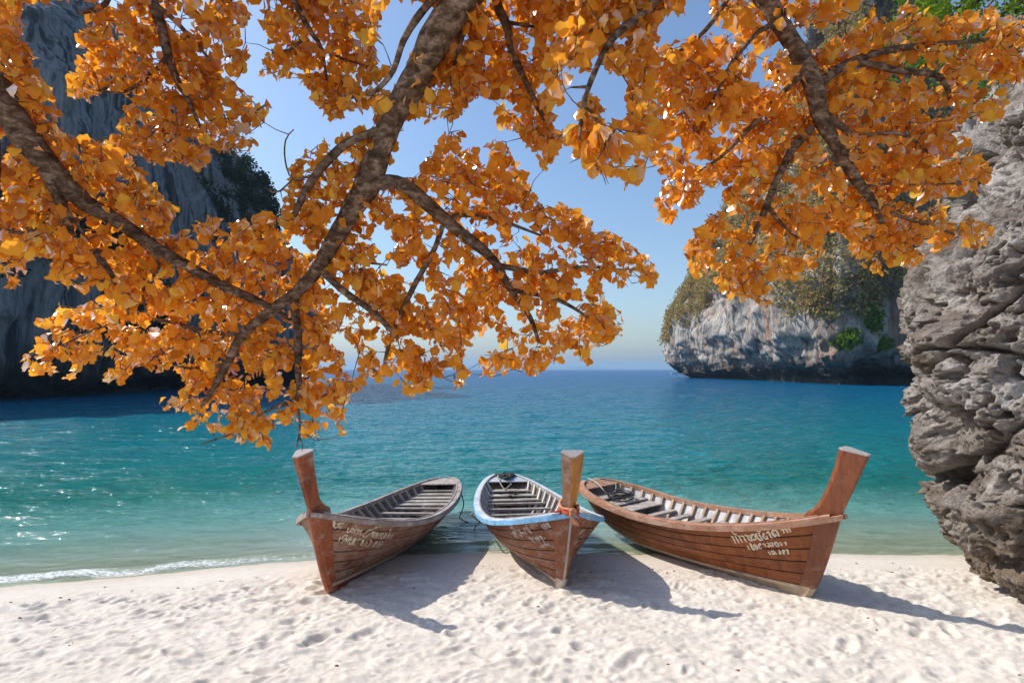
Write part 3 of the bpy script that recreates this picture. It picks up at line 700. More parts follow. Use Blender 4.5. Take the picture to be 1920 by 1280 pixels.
def on_symmetry(px, py, p):
    """boat-local point of the middle plane seen at the given place of the photograph"""
    R = rot_of(p); o = (np.array([0, 0, CAMZ]) - [p['fx'], p['fy'], p['fz']]) @ R
    d = (P2W(px, py, 1.0) - np.array([0, 0, CAMZ])) @ R; k = -o[1] / d[1]; return o + d * k

def strip(name, p, s0, s1, t0, t1, side, mat, parent, off=0.014, ns=14, thick=0.014, link=True):
    """one plank lying on the hull shell, with rounded-over edges"""
    s = np.linspace(s0, s1, ns); tt = np.array([t0, t0, t0 + (t1 - t0) * .05, (t0 + t1) / 2, t1 - (t1 - t0) * .05, t1, t1]); oo = np.array([off - thick, off - .004, off, off + .001, off, off - .004, off - thick])
    S, T = np.meshgrid(s, tt, indexing='ij'); O = np.broadcast_to(oo, S.shape).copy(); O[0] -= 0.005; O[-1] -= 0.005
    P = hull(S, T, side, p, O); n, k = S.shape
    V = P.reshape(-1, 3); f = [grid_faces(n, k)]; e = []
    for r in (0, n - 1): e += [[r * k + a, r * k + a + 1, r * k + k - 1 - a - 1, r * k + k - 1 - a] for a in range(0, 3)]
    e = [q for q in e if len(set(q)) == 4]
    f.append(np.array(e))
    return mesh_np(name, V, f, mat, parent, smooth=False)

def rail(p, side, s0, s1, w0, w1, z0, z1, n=60, ext=0.0, lift=0.0):
    """rectangular timber running along the rim from s0 to s1; w: distance outwards, z: height over the rim"""
    s = s0 + (s1 - s0) * np.linspace(0, 1, n) ** 1.0; P = hull(s, np.ones(n), side, p)
    T = np.gradient(P, axis=0); N = np.cross(T, [0, 0, 1.0]); N /= np.linalg.norm(N, axis=1, keepdims=True); N *= -side * np.sign(-side * (-side))
    c = np.array([p['L'] * 0.5, 0, 0]); flip = np.sign(((P - c) * N)[:, :2].sum(1)).mean(); N *= (1 if flip > 0 else -1)
    if ext:
        d = T[0] / np.linalg.norm(T[0]); P = np.vstack([P[0] - d * ext, P]); N = np.vstack([N[:1], N])
    up = np.array([0, 0, 1.0])
    R = np.stack([P + N * w0 + up * z0, P + N * w1 + up * z0, P + N * w1 + up * z1, P + N * w0 + up * z1], 1)
    mb = MB(); mb.sweep(None, R); return mb

def lettering(name, strokes, p, side, zx, zy, sc, mat, parent, width=0.012, smax=0.55):
    sg = np.linspace(0.0, smax, 420); tg = np.linspace(0.12, 0.99, 220); S, T = np.meshgrid(sg, tg, indexing='ij')
    A = hull(S, T, side, p, 0.0175); Q = W2P(b2w(A, p))[..., :2].reshape(-1, 2); A = A.reshape(-1, 3)
    N = hull(S, T, side, p, 0.03).reshape(-1, 3) - A; N /= np.linalg.norm(N, axis=1, keepdims=True)
    V = []; Fq = []; n0 = 0
    for st in strokes:
        st = np.array(st, float)
        if len(st) > 2: st = catmull(st, 5)
        else: st = np.linspace(st[0], st[1], 6)
        px = zx + st[:, 0] / sc; py = zy + st[:, 1] / sc
        k = [int(np.argmin((Q[:, 0] - a) ** 2 + (Q[:, 1] - b) ** 2)) for a, b in zip(px, py)]
        P = A[k]; M = N[k]
        P = P.copy(); P[1:-1] = (P[:-2] + 2 * P[1:-1] + P[2:]) / 4
        T_ = np.gradient(P, axis=0); T_ /= np.maximum(np.linalg.norm(T_, axis=1, keepdims=True), 1e-6); B = np.cross(M, T_)
        w = width * 0.5 * (1 + 0.25 * np.sin(np.arange(len(P)) * 1.3))[:, None]
        P2 = np.stack([P - B * w, P + B * w], 1); V.append(P2.reshape(-1, 3)); i = np.arange(len(P) - 1) * 2 + n0
        Fq.append(np.stack([i, i + 1, i + 3, i + 2], -1)); n0 += len(P) * 2
    return mesh_np(name, np.concatenate(V), np.concatenate(Fq), mat, parent, smooth=False)

GREY = (0.34, 0.32, 0.31)
def wet_copy(src):
    return src
def make_boat(k, cfg, label):
    p = BP[k]; m = cfg['mats']; r = np.random.default_rng(60 + k)
    root = empty('wooden_boat'); root.location = (p['fx'], p['fy'], p['fz']); from mathutils import Matrix
    root.rotation_euler = Matrix([list(map(float, row)) for row in rot_of(p)]).to_euler()
    tag(root, label, 'boat', 'wooden boats drawn up on the beach')
    # shell: outer seam surface and inner lining
    sg = np.linspace(0, 1, 70); tg = np.linspace(0, 1, 16)
    for nm, off, mt in (('hull_shell', 0.0, m['seam']), ('lining', -0.028, m['lining'])):
        S, T = np.meshgrid(sg, tg, indexing='ij'); vs = []; fs = []
        for si, sd in enumerate((1, -1)):
            P = hull(S, T, sd, p, off) if nm == 'hull_shell' else hull(S * 0.985 + 0.012, T, sd, p, off)
            if nm == 'lining': P[..., 1] = np.where(sd * P[..., 1] < 0.01, sd * 0.01, P[..., 1])
            vs.append(P.reshape(-1, 3)); fs.append(grid_faces(70, 16) + si * 70 * 16)
        if nm == 'hull_shell':   # bottom between the two sides
            i = np.arange(69) * 16; fs.append(np.stack([i, i + 16, i + 16 + 1120, i + 1120], -1))
        else:
            i = np.arange(69) * 16; fs.append(np.stack([i, i + 16, i + 16 + 1120, i + 1120], -1))
        e_ = 69 * 16 + np.arange(15); fs.append(np.stack([e_, e_ + 1, e_ + 1121, e_ + 1120], -1))
        mesh_np(nm, np.concatenate(vs), np.concatenate(fs), mt, root)
    # planks
    nst = cfg['strakes']; ts = cfg['tgarb'] + (1 - cfg['tgarb']) * np.linspace(0, 1, nst + 1) ** 0.92
    sbow = cfg['sbow']
    for sd in (1, -1):
        for i in range(nst):
            cuts = [sbow(ts[i])] + sorted(r.uniform(0.25, 0.5, 1).tolist() + r.uniform(0.55, 0.85, 1).tolist()) + [0.999]
            for a, b in zip(cuts[:-1], cuts[1:]):
                g = 0.0018; strip('plank', p, a + 0.0006, b - 0.0006, ts[i] + 0.005 + g, ts[i + 1] - 0.005 - g, sd, m['plank'], root, 0.014 + r.uniform(-.002, .0025), max(4, int((b - a) * 34)))
        strip('bottom_plank', p, cfg['sfoot'], 0.999, 0.03, cfg['tgarb'] - 0.006, sd, m['bottom'], root, 0.016, 34)
        if cfg.get('band'):
            strip('chine_strip', p, cfg['sfoot'], 0.97, cfg['tgarb'] - 0.055, cfg['tgarb'] + 0.002, sd, m['band'], root, 0.024, 40, 0.012)
    # stem board on both sides, and the forefoot
    V = []; Fq = []; n0 = 0
    for nm, ta, tb, mt in (('stem_board', cfg['tfoot'], 0.995, m['stem']), ('forefoot', 0.0, cfg['tfoot'] - 0.004, m['foot'])):
        mb = MB()
        tt = np.linspace(ta, tb, 14); rings = []
        for t in tt:
            sb = sbow(t) if nm == 'stem_board' else max(sbow(t), cfg['sfoot'])
            pts = []
            for sd in (1, -1):
                line = [hull(s, t, sd, p, 0.020) for s in (sb, sb * 0.66, sb * 0.33, 0.0)]
                pts.append(line)
            front = hull(0.0, t, 0, p) * np.array([1, 0, 1]) + np.array([-0.05, 0, -0.005])
            ring = pts[0] + [front + np.array([0, 0.02, 0]), front - np.array([0, 0.02, 0])] + pts[1][::-1]
            rings.append(ring)
        mb.sweep(None, np.array(rings)); mb.build(nm, mt, root)
    if cfg.get('stem_trim'):
        tt = np.linspace(cfg['tfoot'], 0.99, 12); path = np.array([hull(0, t, 0, p) * [1, 0, 1] + [-0.055, 0, 0] for t in tt]); mb = MB()
        R = np.array([[q + [-.008, .012, 0], q + [-.008, -.012, 0], q + [.03, -.026, 0], q + [.03, .026, 0]] for q in path]); mb.sweep(None, R); mb.build('stem_trim', m['trim'], root)
    # prow post
    top = on_symmetry(*cfg['post_top'], p); base = hull(0.0, 1.0, 0, p) * np.array([1, 0, 1]) + np.array([-0.05, 0, 0])
    hh = top[2] - base[2]; rows = []
    for u in np.linspace(-0.10, 1, 26):
        f = base + (top - base) * u; dep = np.interp(u, [-.1, 0, .1, .22, .4, 1], cfg['dep']); wb = np.interp(u, [-.1, 0, .2, 1], cfg['wb']); wf = np.interp(u, [-.1, 0, .2, 1], cfg['wf'])
        lift = 0.07 * max(0, (u - 0.8) / 0.2) * (1 if u > 0.8 else 0)
        ry = cfg.get('ridge', 0) * max(0.0, min(1.0, u * 3))
        rows.append([f + [0, ry + wf / 2, 0], f + [0, ry - wf / 2, 0], f + [dep * .82, -wb / 2, lift * .8], f + [dep, -wb * .38, lift], f + [dep, wb * .38, lift], f + [dep * .82, wb / 2, lift * .8]])
    rows = np.array(rows)
    n, kk = rows.shape[:2]; mb = MB(); mb.sweep(None, rows, close_ends=False)
    po = mb.build('prow_post', m['post'], root)
    if m.get('post2'):
        po.data.materials.append(m['post2'])
        for f in po.data.polygons:
            if  f.index % 6 in (5, 4): f.material_index = 1
    cap = rows[-1] + (rows[-1] - rows[-1].mean(0)) * 0.03; cm = MB(); cm.prism(cap - [0, 0, 0.012], cap + [0, 0, 0.006]); cm.build('post_end_grain', m['endgrain'], root)
    # rails: outer rubbing rail, cap, inner coaming
    for sd in (1, -1):
        rail(p, sd, 0.004, 0.999, 0.012, 0.052, -0.055, 0.012, 70, cfg['ext']).build('rubbing_rail', m['rail'], root)
        rail(p, sd, 0.012, 0.998, -0.062, 0.040, 0.012, 0.032, 70, 0).build('gunwale', m['cap'], root)
        rail(p, sd, 0.04, 0.99, -0.072, -0.050, -0.03, 0.044, 70, 0).build('coaming', m['coam'], root)
    # foredeck behind the post, stern deck
    def deck(nm, sa, sb, zoff, mt, boards=1):
        s = np.linspace(sa, sb, 12); A = hull(s, 1.0 + 0 * s, 1, p, -0.02); B = hull(s, 1.0 + 0 * s, -1, p, -0.02)
        for b in range(boards):
            ua, ub = b / boards + 0.004, (b + 1) / boards - 0.004; a = A + (B - A) * ua; c = A + (B - A) * ub
            a = a + [0, 0, zoff]; c = c + [0, 0, zoff]; mb = MB(); R = np.stack([a, c, c - [0, 0, .02], a - [0, 0, .02]], 1); mb.sweep(None, R); mb.build(nm, mt, root)
    deck('foredeck', 0.03, cfg['fore'], -0.02, m['cap'])
    deck('stern_deck', cfg['aft'], 0.997, 0.006, m['cap'], 3)
    # transverse board closing the space under the stern deck
    def cross(nm, s, ta, tb, mt, th=0.02, w=None, z=None):
        t = np.linspace(ta, tb, 7); A = hull(s + 0 * t, t, 1, p, -0.03); B = hull(s + 0 * t, t, -1, p, -0.03)
        ring = np.vstack([A, B[::-1]]); mb = MB(); mb.prism(ring, ring + [th, 0, 0]); mb.build(nm, mt, root)
    # ribs
    for s in np.arange(cfg['fore'] + 0.02, cfg['aft'] + .03, cfg['ribstep']):
        for sd in (1, -1):
            t = np.linspace(0.30, 0.965, 9); ds = 0.0042 * 5 / p['L']
            a = hull(s - ds + 0 * t, t, sd, p, -0.028); b = hull(s + ds + 0 * t, t, sd, p, -0.028); c = hull(s + ds + 0 * t, t, sd, p, -0.075); d = hull(s - ds + 0 * t, t, sd, p, -0.075)
            mb = MB(); mb.sweep(None, np.stack([a, b, c, d], 1)); mb.build('rib', m['rib'], root)
    # thwarts
    def across(nm, s, t, w, th, mt, dz=0.0, sd_trim=0.03, ry=0.0):
        a = hull(s, t, 1, p, -sd_trim); b = hull(s, t, -1, p, -sd_trim); z = (a[2] + b[2]) / 2 + dz; mb = MB()
        x = a[0]; A = [[x - w / 2, a[1], z], [x + w / 2, a[1], z], [x + w / 2, a[1], z + th], [x - w / 2, a[1], z + th]]; B = [[x - w / 2 + ry, b[1], z], [x + w / 2 + ry, b[1], z], [x + w / 2 + ry, b[1], z + th], [x - w / 2 + ry, b[1], z + th]]
        mb.prism(A, B); mb.build(nm, mt, root)
    for s in cfg['thwarts']: across('thwart', s, cfg['tth'], cfg['wth'], 0.035, m['thwart'], r.uniform(-.004, .004), ry=r.uniform(-.02, .02))
    # floor boards lengthwise
    fl = cfg['floor_t']; s = np.linspace(0.14, 0.93, 14)
    A = hull(s, fl + 0 * s, 1, p, -0.03); B = hull(s, fl + 0 * s, -1, p, -0.03); nb = 7
    for b in range(nb):
        a = A + (B - A) * (b / nb + .012); c = A + (B - A) * ((b + 1) / nb - .012); z = np.array([0, 0, r.uniform(-.004, .004)])
        mb = MB(); R = np.stack([a + z, c + z, c - [0, 0, .018] + z, a - [0, 0, .018] + z], 1); mb.sweep(None, R); mb.build('floor_board', m['floor'], root)
    # stern platform planks
    s0, s1, tp = cfg['plat']; ss = np.linspace(s0, s1, cfg['nplat'] + 1)
    for a, b in zip(ss[:-1], ss[1:]):
        q = [hull(a + .002, tp, 1, p, -.04), hull(b - .002, tp, 1, p, -.04), hull(b - .002, tp, -1, p, -.04), hull(a + .002, tp, -1, p, -.04)]
        z = np.mean([v[2] for v in q]) + r.uniform(-.004, .004); q = [np.array([v[0], v[1], z]) for v in q]; mb = MB(); mb.prism(q, [v + [0, 0, .022] for v in q]); mb.build('platform_board', m['plat'], root)
    return root, p

wood_red = mat_wood('hull_red_brown', (0.20, 0.052, 0.014), (0.32, 0.098, 0.026), (0.34, 0.19, 0.11), 0.25)
wood_red_w = mat_wood('hull_worn', (0.20, 0.055, 0.02), (0.28, 0.095, 0.045), (0.35, 0.25, 0.19), 0.60, 0.6)
wood_mid = mat_wood('hull_brown', (0.18, 0.055, 0.022), (0.28, 0.095, 0.04), (0.36, 0.27, 0.22), 0.40, 0.6)
stem_red = mat_wood('stem_red', (0.19, 0.05, 0.017), (0.27, 0.08, 0.028), (0.36, 0.24, 0.17), 0.22, 0.42, spec=0.5, axis='z')
stem_red1 = mat_wood('stem_red_worn', (0.24, 0.058, 0.018), (0.31, 0.085, 0.028), (0.38, 0.27, 0.21), 0.36, 0.5, axis='z')
post_or = mat_wood('post_orange', (0.50, 0.20, 0.04), (0.58, 0.26, 0.06), (0.36, 0.22, 0.14), 0.18, 0.5, axis='z')
wood_post2 = mat_wood('post_weathered', (0.20, 0.09, 0.045), (0.30, 0.15, 0.085), (0.34, 0.25, 0.2), 0.5, 0.7, axis='z')
seam = mat_plain('seam_dark', (0.030, 0.018, 0.012), 0.9)
grey_w = mat_wood('grey_weathered', (0.29, 0.245, 0.205), (0.42, 0.375, 0.33), (0.52, 0.49, 0.46), 0.4, 0.85)
grey_d = mat_wood('grey_brown', (0.20, 0.155, 0.125), (0.30, 0.25, 0.21), (0.42, 0.38, 0.35), 0.4, 0.85)
white_l = mat_wood('lining_white', (0.55, 0.53, 0.52), (0.68, 0.66, 0.64), (0.40, 0.36, 0.33), 0.3, 0.8)
brown_l = mat_wood('lining_brown', (0.16, 0.10, 0.065), (0.22, 0.15, 0.10), (0.30, 0.26, 0.22), 0.3, 0.8)
rail_g = mat_wood('rail_grey', (0.27, 0.20, 0.165), (0.38, 0.31, 0.27), (0.50, 0.46, 0.44), 0.5, 0.7)
rail_b = mat_wood('rail_brown', (0.36, 0.175, 0.10), (0.46, 0.24, 0.15), (0.50, 0.38, 0.31), 0.4, 0.7)
rail_blue = mat_wood('rail_blue', (0.17, 0.42, 0.68), (0.23, 0.50, 0.76), (0.55, 0.60, 0.64), 0.35, 0.55)
cap_blue = mat_wood('cap_pale_blue', (0.50, 0.58, 0.66), (0.62, 0.68, 0.74), (0.50, 0.47, 0.46), 0.45, 0.7)
tan = mat_wood('tan_band', (0.48, 0.34, 0.22), (0.58, 0.44, 0.31), (0.44, 0.38, 0.32), 0.3, 0.7)
tan_o = mat_wood('tan_bottom', (0.38, 0.27, 0.17), (0.48, 0.37, 0.26), (0.36, 0.31, 0.27), 0.3, 0.8, stain=(0.42, 0.18, 0.05))
red_bot = mat_wood('bottom_red', (0.22, 0.045, 0.02), (0.28, 0.065, 0.03), (0.34, 0.25, 0.2), 0.18, 0.55)
endg = mat_plain('end_grain', (0.42, 0.38, 0.37), 0.85, 0.3, 40)
rib_or = mat_wood('rib_tan', (0.36, 0.23, 0.13), (0.46, 0.32, 0.20), (0.50, 0.45, 0.41), 0.4, 0.8)
rib_g = mat_wood('rib_grey', (0.36, 0.32, 0.28), (0.46, 0.42, 0.38), (0.52, 0.49, 0.46), 0.4, 0.85)
rib_w = mat_wood('rib_white', (0.62, 0.60, 0.57), (0.72, 0.70, 0.67), (0.45, 0.4, 0.36), 0.2, 0.85)
paint_cream = mat_plain('cream_paint', (0.78, 0.66, 0.48), 0.7, 0.25, 60)
paint_white = mat_plain('white_paint', (0.74, 0.70, 0.68), 0.7, 0.3, 60)
paint_blue = mat_plain('blue_paint', (0.22, 0.34, 0.62), 0.7, 0.2, 60)
trim_g = mat_wood('trim_grey', (0.42, 0.36, 0.32), (0.52, 0.46, 0.42), (0.5, 0.46, 0.42), 0.3, 0.8)
foot_w = mat_wood('foot_pale', (0.50, 0.42, 0.35), (0.66, 0.60, 0.54), (0.40, 0.28, 0.18), 0.35, 0.8)

boat1, p1 = make_boat(1, dict(
    mats=dict(seam=seam, lining=brown_l, plank=wood_red_w, bottom=red_bot, band=tan, stem=stem_red1, foot=stem_red1, trim=trim_g, post=stem_red1, endgrain=endg, rail=rail_g, cap=rail_g, coam=rail_g, rib=rib_g, thwart=grey_w, floor=grey_d, plat=grey_w),
    strakes=6, tgarb=0.24, band=True, tfoot=0.22, sfoot=0.0, sbow=lambda t: 0.022 + 0.006 * t, post_top=(553, 857), dep=[.42, .42, .28, .22, .22, .27], wb=[.14, .15, .165, .25], wf=[.05, .05, .05, .08],
    ext=0.10, fore=0.12, aft=0.90, ribstep=0.043, thwarts=[0.34, 0.44, 0.53, 0.62, 0.70], tth=0.72, wth=0.09, floor_t=0.36, plat=(0.73, 0.93, 0.72), nplat=5),
    'worn red brown wooden boat with grey rails and pale scuffed planks, leftmost of the three')
boat2, p2 = make_boat(2, dict(
    mats=dict(seam=seam, lining=brown_l, plank=wood_mid, bottom=tan_o, band=tan, stem=wood_mid, foot=foot_w, trim=trim_g, post=post_or, post2=wood_post2, endgrain=endg, rail=rail_blue, cap=cap_blue, coam=grey_w, rib=rib_w, thwart=grey_w, floor=grey_d, plat=grey_w),
    strakes=6, tgarb=0.22, band=True, stem_trim=True, tfoot=0.26, sfoot=0.0, sbow=lambda t: 0.017 + 0.014 * t, post_top=(1080, 857), dep=[.30, .28, .20, .15, .14, .17], wb=[.19, .20, .22, .34], wf=[.02, .02, .02, .05], ridge=0.035,
    ext=0.12, fore=0.12, aft=0.90, ribstep=0.045, thwarts=[0.24, 0.33, 0.42, 0.51, 0.60, 0.69, 0.76], tth=0.74, wth=0.08, floor_t=0.34, plat=(0.79, 0.93, 0.72), nplat=3),
    'middle wooden boat with blue painted rails and a cloth tied round its prow')
boat3, p3 = make_boat(3, dict(
    mats=dict(seam=seam, lining=white_l, plank=wood_red, bottom=tan_o, band=tan, stem=stem_red, foot=tan_o, trim=trim_g, post=stem_red, endgrain=endg, rail=rail_b, cap=rail_b, coam=rail_b, rib=rib_or, thwart=grey_w, floor=grey_d, plat=grey_w),
    strakes=5, tgarb=0.27, band=True, tfoot=0.26, sfoot=0.0, sbow=lambda t: 0.032 + 0.012 * t, post_top=(1629, 853), dep=[.44, .42, .34, .32, .30, .32], wb=[.14, .14, .16, .24], wf=[.05, .05, .05, .10],
    ext=0.12, fore=0.10, aft=0.92, ribstep=0.05, thwarts=[0.42, 0.50, 0.58, 0.66], tth=0.80, wth=0.13, floor_t=0.34, plat=(0.71, 0.93, 0.84), nplat=3),
    'glossy red brown wooden boat with bright white lining, rightmost of the three beside the rock')

L3a = [[(160, 290), (220, 340), (255, 365), (290, 335)], [(145, 425), (175, 412), (215, 490), (265, 590)], [(250, 400), (300, 480), (355, 575)], [(315, 405), (345, 400), (390, 480), (435, 560)],
       [(400, 405), (450, 400), (500, 480), (545, 560)], [(505, 390), (540, 380), (590, 460), (640, 515), (690, 510), (660, 450), (600, 380)], [(690, 440), (665, 390), (700, 355), (740, 370), (785, 460), (745, 505), (710, 470)],
       [(800, 330), (790, 370), (840, 460), (880, 500), (950, 495), (890, 400), (860, 320)], [(820, 270), (870, 290), (920, 230)], [(950, 330), (1000, 350), (965, 400), (1040, 470), (1085, 465), (1060, 400)],
       [(1060, 330), (1100, 290), (1130, 340), (1180, 440)], [(1250, 345), (1195, 330), (1215, 270), (1290, 255), (1335, 300), (1385, 400), (1345, 370)], [(1200, 300), (1215, 360), (1270, 410), (1300, 380), (1255, 340)],
       [(1440, 260), (1470, 215), (1510, 330)], [(1530, 250), (1560, 220), (1610, 320)], [(1620, 200), (1685, 300)]]
L3b = [[(565, 650), (600, 720), (640, 760)], [(620, 600), (655, 600), (700, 740), (750, 750), (700, 640)], [(640, 600), (680, 720)], [(740, 600), (790, 730), (830, 725), (780, 620)], [(850, 640), (880, 590), (912, 615), (855, 660), (890, 720), (940, 712)],
       [(965, 610), (1000, 600), (1045, 675)], [(1065, 590), (1105, 580), (1135, 640), (1120, 680), (1080, 645)], [(1160, 590), (1200, 575), (1230, 640), (1190, 668), (1165, 625)], [(1270, 570), (1300, 555), (1350, 600), (1372, 650), (1330, 665), (1285, 620), (1268, 572)],
       [(1390, 570), (1435, 585), (1460, 630), (1420, 630)], [(1520, 580), (1545, 560), (1560, 590), (1530, 600)], [(1540, 620), (1575, 632)],
       [(1105, 800), (1130, 830), (1165, 885)], [(1180, 780), (1210, 850), (1240, 870), (1268, 840), (1220, 770)], [(1250, 790), (1300, 860), (1322, 850)], [(1375, 760), (1392, 790)], [(1380, 835), (1430, 820), (1415, 860), (1395, 855), (1420, 790)],
       [(1460, 780), (1500, 760), (1522, 800), (1485, 805), (1500, 860), (1532, 850)], [(1555, 770), (1600, 750), (1602, 800), (1628, 840), (1592, 862)]]
L3c = [[(895, 455), (935, 475), (970, 480)], [(1180, 432), (1230, 432)], [(905, 705), (950, 715)], [(1330, 650), (1365, 658)]]
lettering('lettering', L3a, p3, 1, 1360, 975, 13.71, paint_cream, boat3, 0.024)
lettering('lettering', L3b, p3, 1, 1360, 975, 13.71, paint_cream, boat3, 0.019)
lettering('lettering_shade', L3c, p3, 1, 1360, 975, 13.71, paint_blue, boat3, 0.026)
L1 = [[(150, 180), (240, 160), (170, 240)], [(160, 290), (235, 250), (245, 170), (210, 260), (250, 330), (330, 300), (370, 230), (320, 232)], [(330, 222), (480, 215)], [(400, 290), (370, 360)],
      [(600, 330), (560, 430), (610, 440), (690, 330)], [(700, 360), (742, 370), (670, 470)], [(640, 440), (680, 400)], [(760, 290), (800, 290)], [(780, 370), (730, 490)], [(790, 380), (860, 370), (790, 500)], [(860, 420), (950, 380), (900, 440), (850, 490)], [(890, 520), (960, 470)],
      [(1170, 370), (1100, 400), (970, 530), (1050, 560), (1140, 470)], [(1110, 400), (1240, 370)], [(1260, 340), (1300, 300), (1320, 330), (1285, 345)], [(1330, 320), (1390, 270)], [(1390, 320), (1480, 250)],
      [(1180, 470), (1240, 410), (1150, 550)], [(1250, 420), (1200, 560)], [(1300, 430), (1220, 570)], [(1340, 440), (1270, 590)], [(1370, 460), (1300, 590)], [(1450, 450), (1360, 600)], [(1500, 450), (1420, 600), (1480, 590), (1570, 460)], [(1590, 470), (1500, 610)],
      [(1640, 480), (1560, 620)], [(1680, 490), (1600, 630)], [(1750, 490), (1650, 640)], [(1690, 350), (1660, 380), (1700, 400)], [(1640, 430), (1680, 430)],
      [(400, 550), (340, 680)], [(430, 620), (480, 530), (560, 520), (530, 590), (410, 710)], [(560, 590), (500, 700)], [(540, 680), (620, 600), (660, 570), (560, 720)], [(680, 590), (610, 740), (660, 740), (750, 590)], [(770, 590), (680, 770)], [(800, 600), (710, 760)],
      [(900, 600), (820, 670)], [(920, 660), (970, 650), (900, 770)], [(1000, 650), (930, 780)], [(1080, 670), (1000, 780)], [(1140, 650), (1190, 680), (1120, 780), (1040, 800)], [(1290, 690), (1340, 690), (1240, 820)], [(1310, 690), (1200, 810)], [(1420, 690), (1320, 840)], [(1490, 690), (1370, 830)]]
lettering('lettering', L1, p1, -1, 610, 965, 13.71, paint_cream, boat1, 0.017)
L2 = [[(235, 250), (290, 370)], [(270, 250), (340, 390)], [(245, 350), (290, 400), (330, 380)], [(205, 460), (330, 590)], [(320, 490), (410, 670)], [(350, 470), (450, 690)], [(380, 460), (500, 680)], [(420, 450), (470, 500)], [(470, 450), (550, 500), (640, 640)],
      [(520, 420), (600, 520), (660, 560)], [(540, 570), (600, 640)], [(650, 370), (680, 440), (770, 570)], [(600, 500), (720, 560)], [(700, 370), (800, 480), (930, 550)], [(750, 360), (830, 440), (910, 560)], [(740, 290), (765, 330)],
      [(1185, 295), (1310, 440)], [(1240, 270), (1370, 430)], [(1290, 265), (1400, 400)], [(1340, 240), (1460, 380)], [(1380, 230), (1490, 360)], [(1300, 140), (1370, 190), (1325, 130)],
      [(820, 660), (960, 810)], [(890, 660), (950, 700), (930, 730), (1010, 800)], [(1010, 680), (1080, 790)], [(1040, 660), (1130, 790)], [(1080, 650), (1170, 780)], [(1130, 630), (1200, 650), (1270, 780), (1290, 820)], [(1150, 640), (1220, 720)], [(1290, 680), (1320, 710)],
      [(1150, 930), (1210, 990)], [(1200, 920), (1280, 980)], [(1240, 880), (1300, 970)], [(1280, 850), (1350, 960)], [(1330, 840), (1390, 940)], [(1390, 840), (1450, 940)]]
lettering('lettering', L2, p2, 1, 940, 965, 16.0, paint_white, boat2, 0.011)
L2r = [[(720, 545), (705, 580)], [(735, 520), (718, 570)], [(750, 515), (728, 572)], [(760, 525), (735, 590)], [(775, 520), (748, 580)], [(715, 600), (748, 560)], [(722, 612), (760, 580)], [(740, 618), (775, 570)], [(755, 610), (790, 560)],
       [(770, 600), (800, 560)], [(690, 690), (700, 675)], [(685, 705), (705, 680)], [(700, 700), (722, 670)], [(745, 640), (760, 610)], [(730, 650), (752, 622)]]
lettering('lettering', L2r, p2, -1, 860, 810, 3.2, paint_white, boat2, 0.013)

# ---- loose things on and beside the boats
rope_mat = mat_plain('rope_pale', (0.50, 0.44, 0.36), 0.9, 0.4, 90); rope_dk = mat_plain('rope_dark', (0.05, 0.05, 0.05), 0.85, 0.3, 60); cloth_red = mat_plain('cloth_red', (0.55, 0.10, 0.05), 0.85, 0.35, 25)
cloth_or = mat_plain('cloth_orange', (0.66, 0.30, 0.16), 0.85, 0.3, 25); blue_rope = mat_plain('rope_blue', (0.12, 0.33, 0.55), 0.8, 0.35, 60); net_grey = mat_plain('net_grey', (0.09, 0.10, 0.095), 0.9, 0.4, 60)

def sash():
    p = p2; base = hull(0.0, 1.0, 0, p) * np.array([1, 0, 1]); e = empty('cloth_sash'); w = b2w(base, p); e.location = tuple(w)
    R = rot_of(p); tag(e, 'red and orange cloth sash knotted round the prow of the middle boat', 'sash')
    r = np.random.default_rng(2)
    for q, (mt, z0, ph, rr) in enumerate([(cloth_or, 0.10, 0.0, 0.020), (cloth_red, 0.045, 1.1, 0.024), (cloth_or, 0.03, 2.0, 0.016), (cloth_red, 0.075, 0.5, 0.018)]):
        a = np.linspace(0, 2 * math.pi, 40); cx = 0.07; X = cx + 0.165 * np.cos(a); Y = 0.125 * np.sin(a); Z = z0 + 0.035 * np.cos(a + ph) + 0.012 * np.sin(3 * a + q)
        path = np.stack([X, Y, Z], -1) @ R.T; mb = MB(); T = np.gradient(path, axis=0); T /= np.linalg.norm(T, axis=1, keepdims=True)
        rad = rr * (1 + 0.35 * np.sin(a * 5 + q)); mb.sweep(None, tube_rings(path, rad, 7)); mb.build('cloth_band', mt, e, True)
    for q, (mt, pts) in enumerate([(cloth_or, [(-.11, .02, .07), (-.13, .03, 0), (-.135, -.02, -.07), (-.12, -.05, -.13)]), (cloth_red, [(-.11, -.03, .06), (-.14, -.07, .0), (-.13, -.12, -.05), (-.11, -.16, -.04)]), (cloth_red, [(0.02, .13, .05), (.05, .19, .02), (.09, .24, 0.01), (.12, .27, .02)])]):
        path = catmull(pts, 6) @ R.T; n = len(path); side = np.array([0, 1.0, 0.3]) @ R.T; w_ = np.linspace(0.02, 0.05, n)[:, None]; th = np.array([-.01, 0, 0.0]) @ R.T
        mb = MB(); mb.sweep(None, np.stack([path - side * w_, path + side * w_, path + side * w_ + th, path - side * w_ + th], 1)); mb.build('cloth_tail', mt, e, True)
    mb = MB(); c = np.array([-.11, 0, .055]); a = np.linspace(0, 2 * math.pi, 14); path = (np.stack([0 * a, .035 * np.cos(a), .03 * np.sin(a)], -1) + c) @ R.T; mb.sweep(None, tube_rings(path, np.full(14, .022), 7)); mb.build('knot', cloth_or, e, True)
sash()

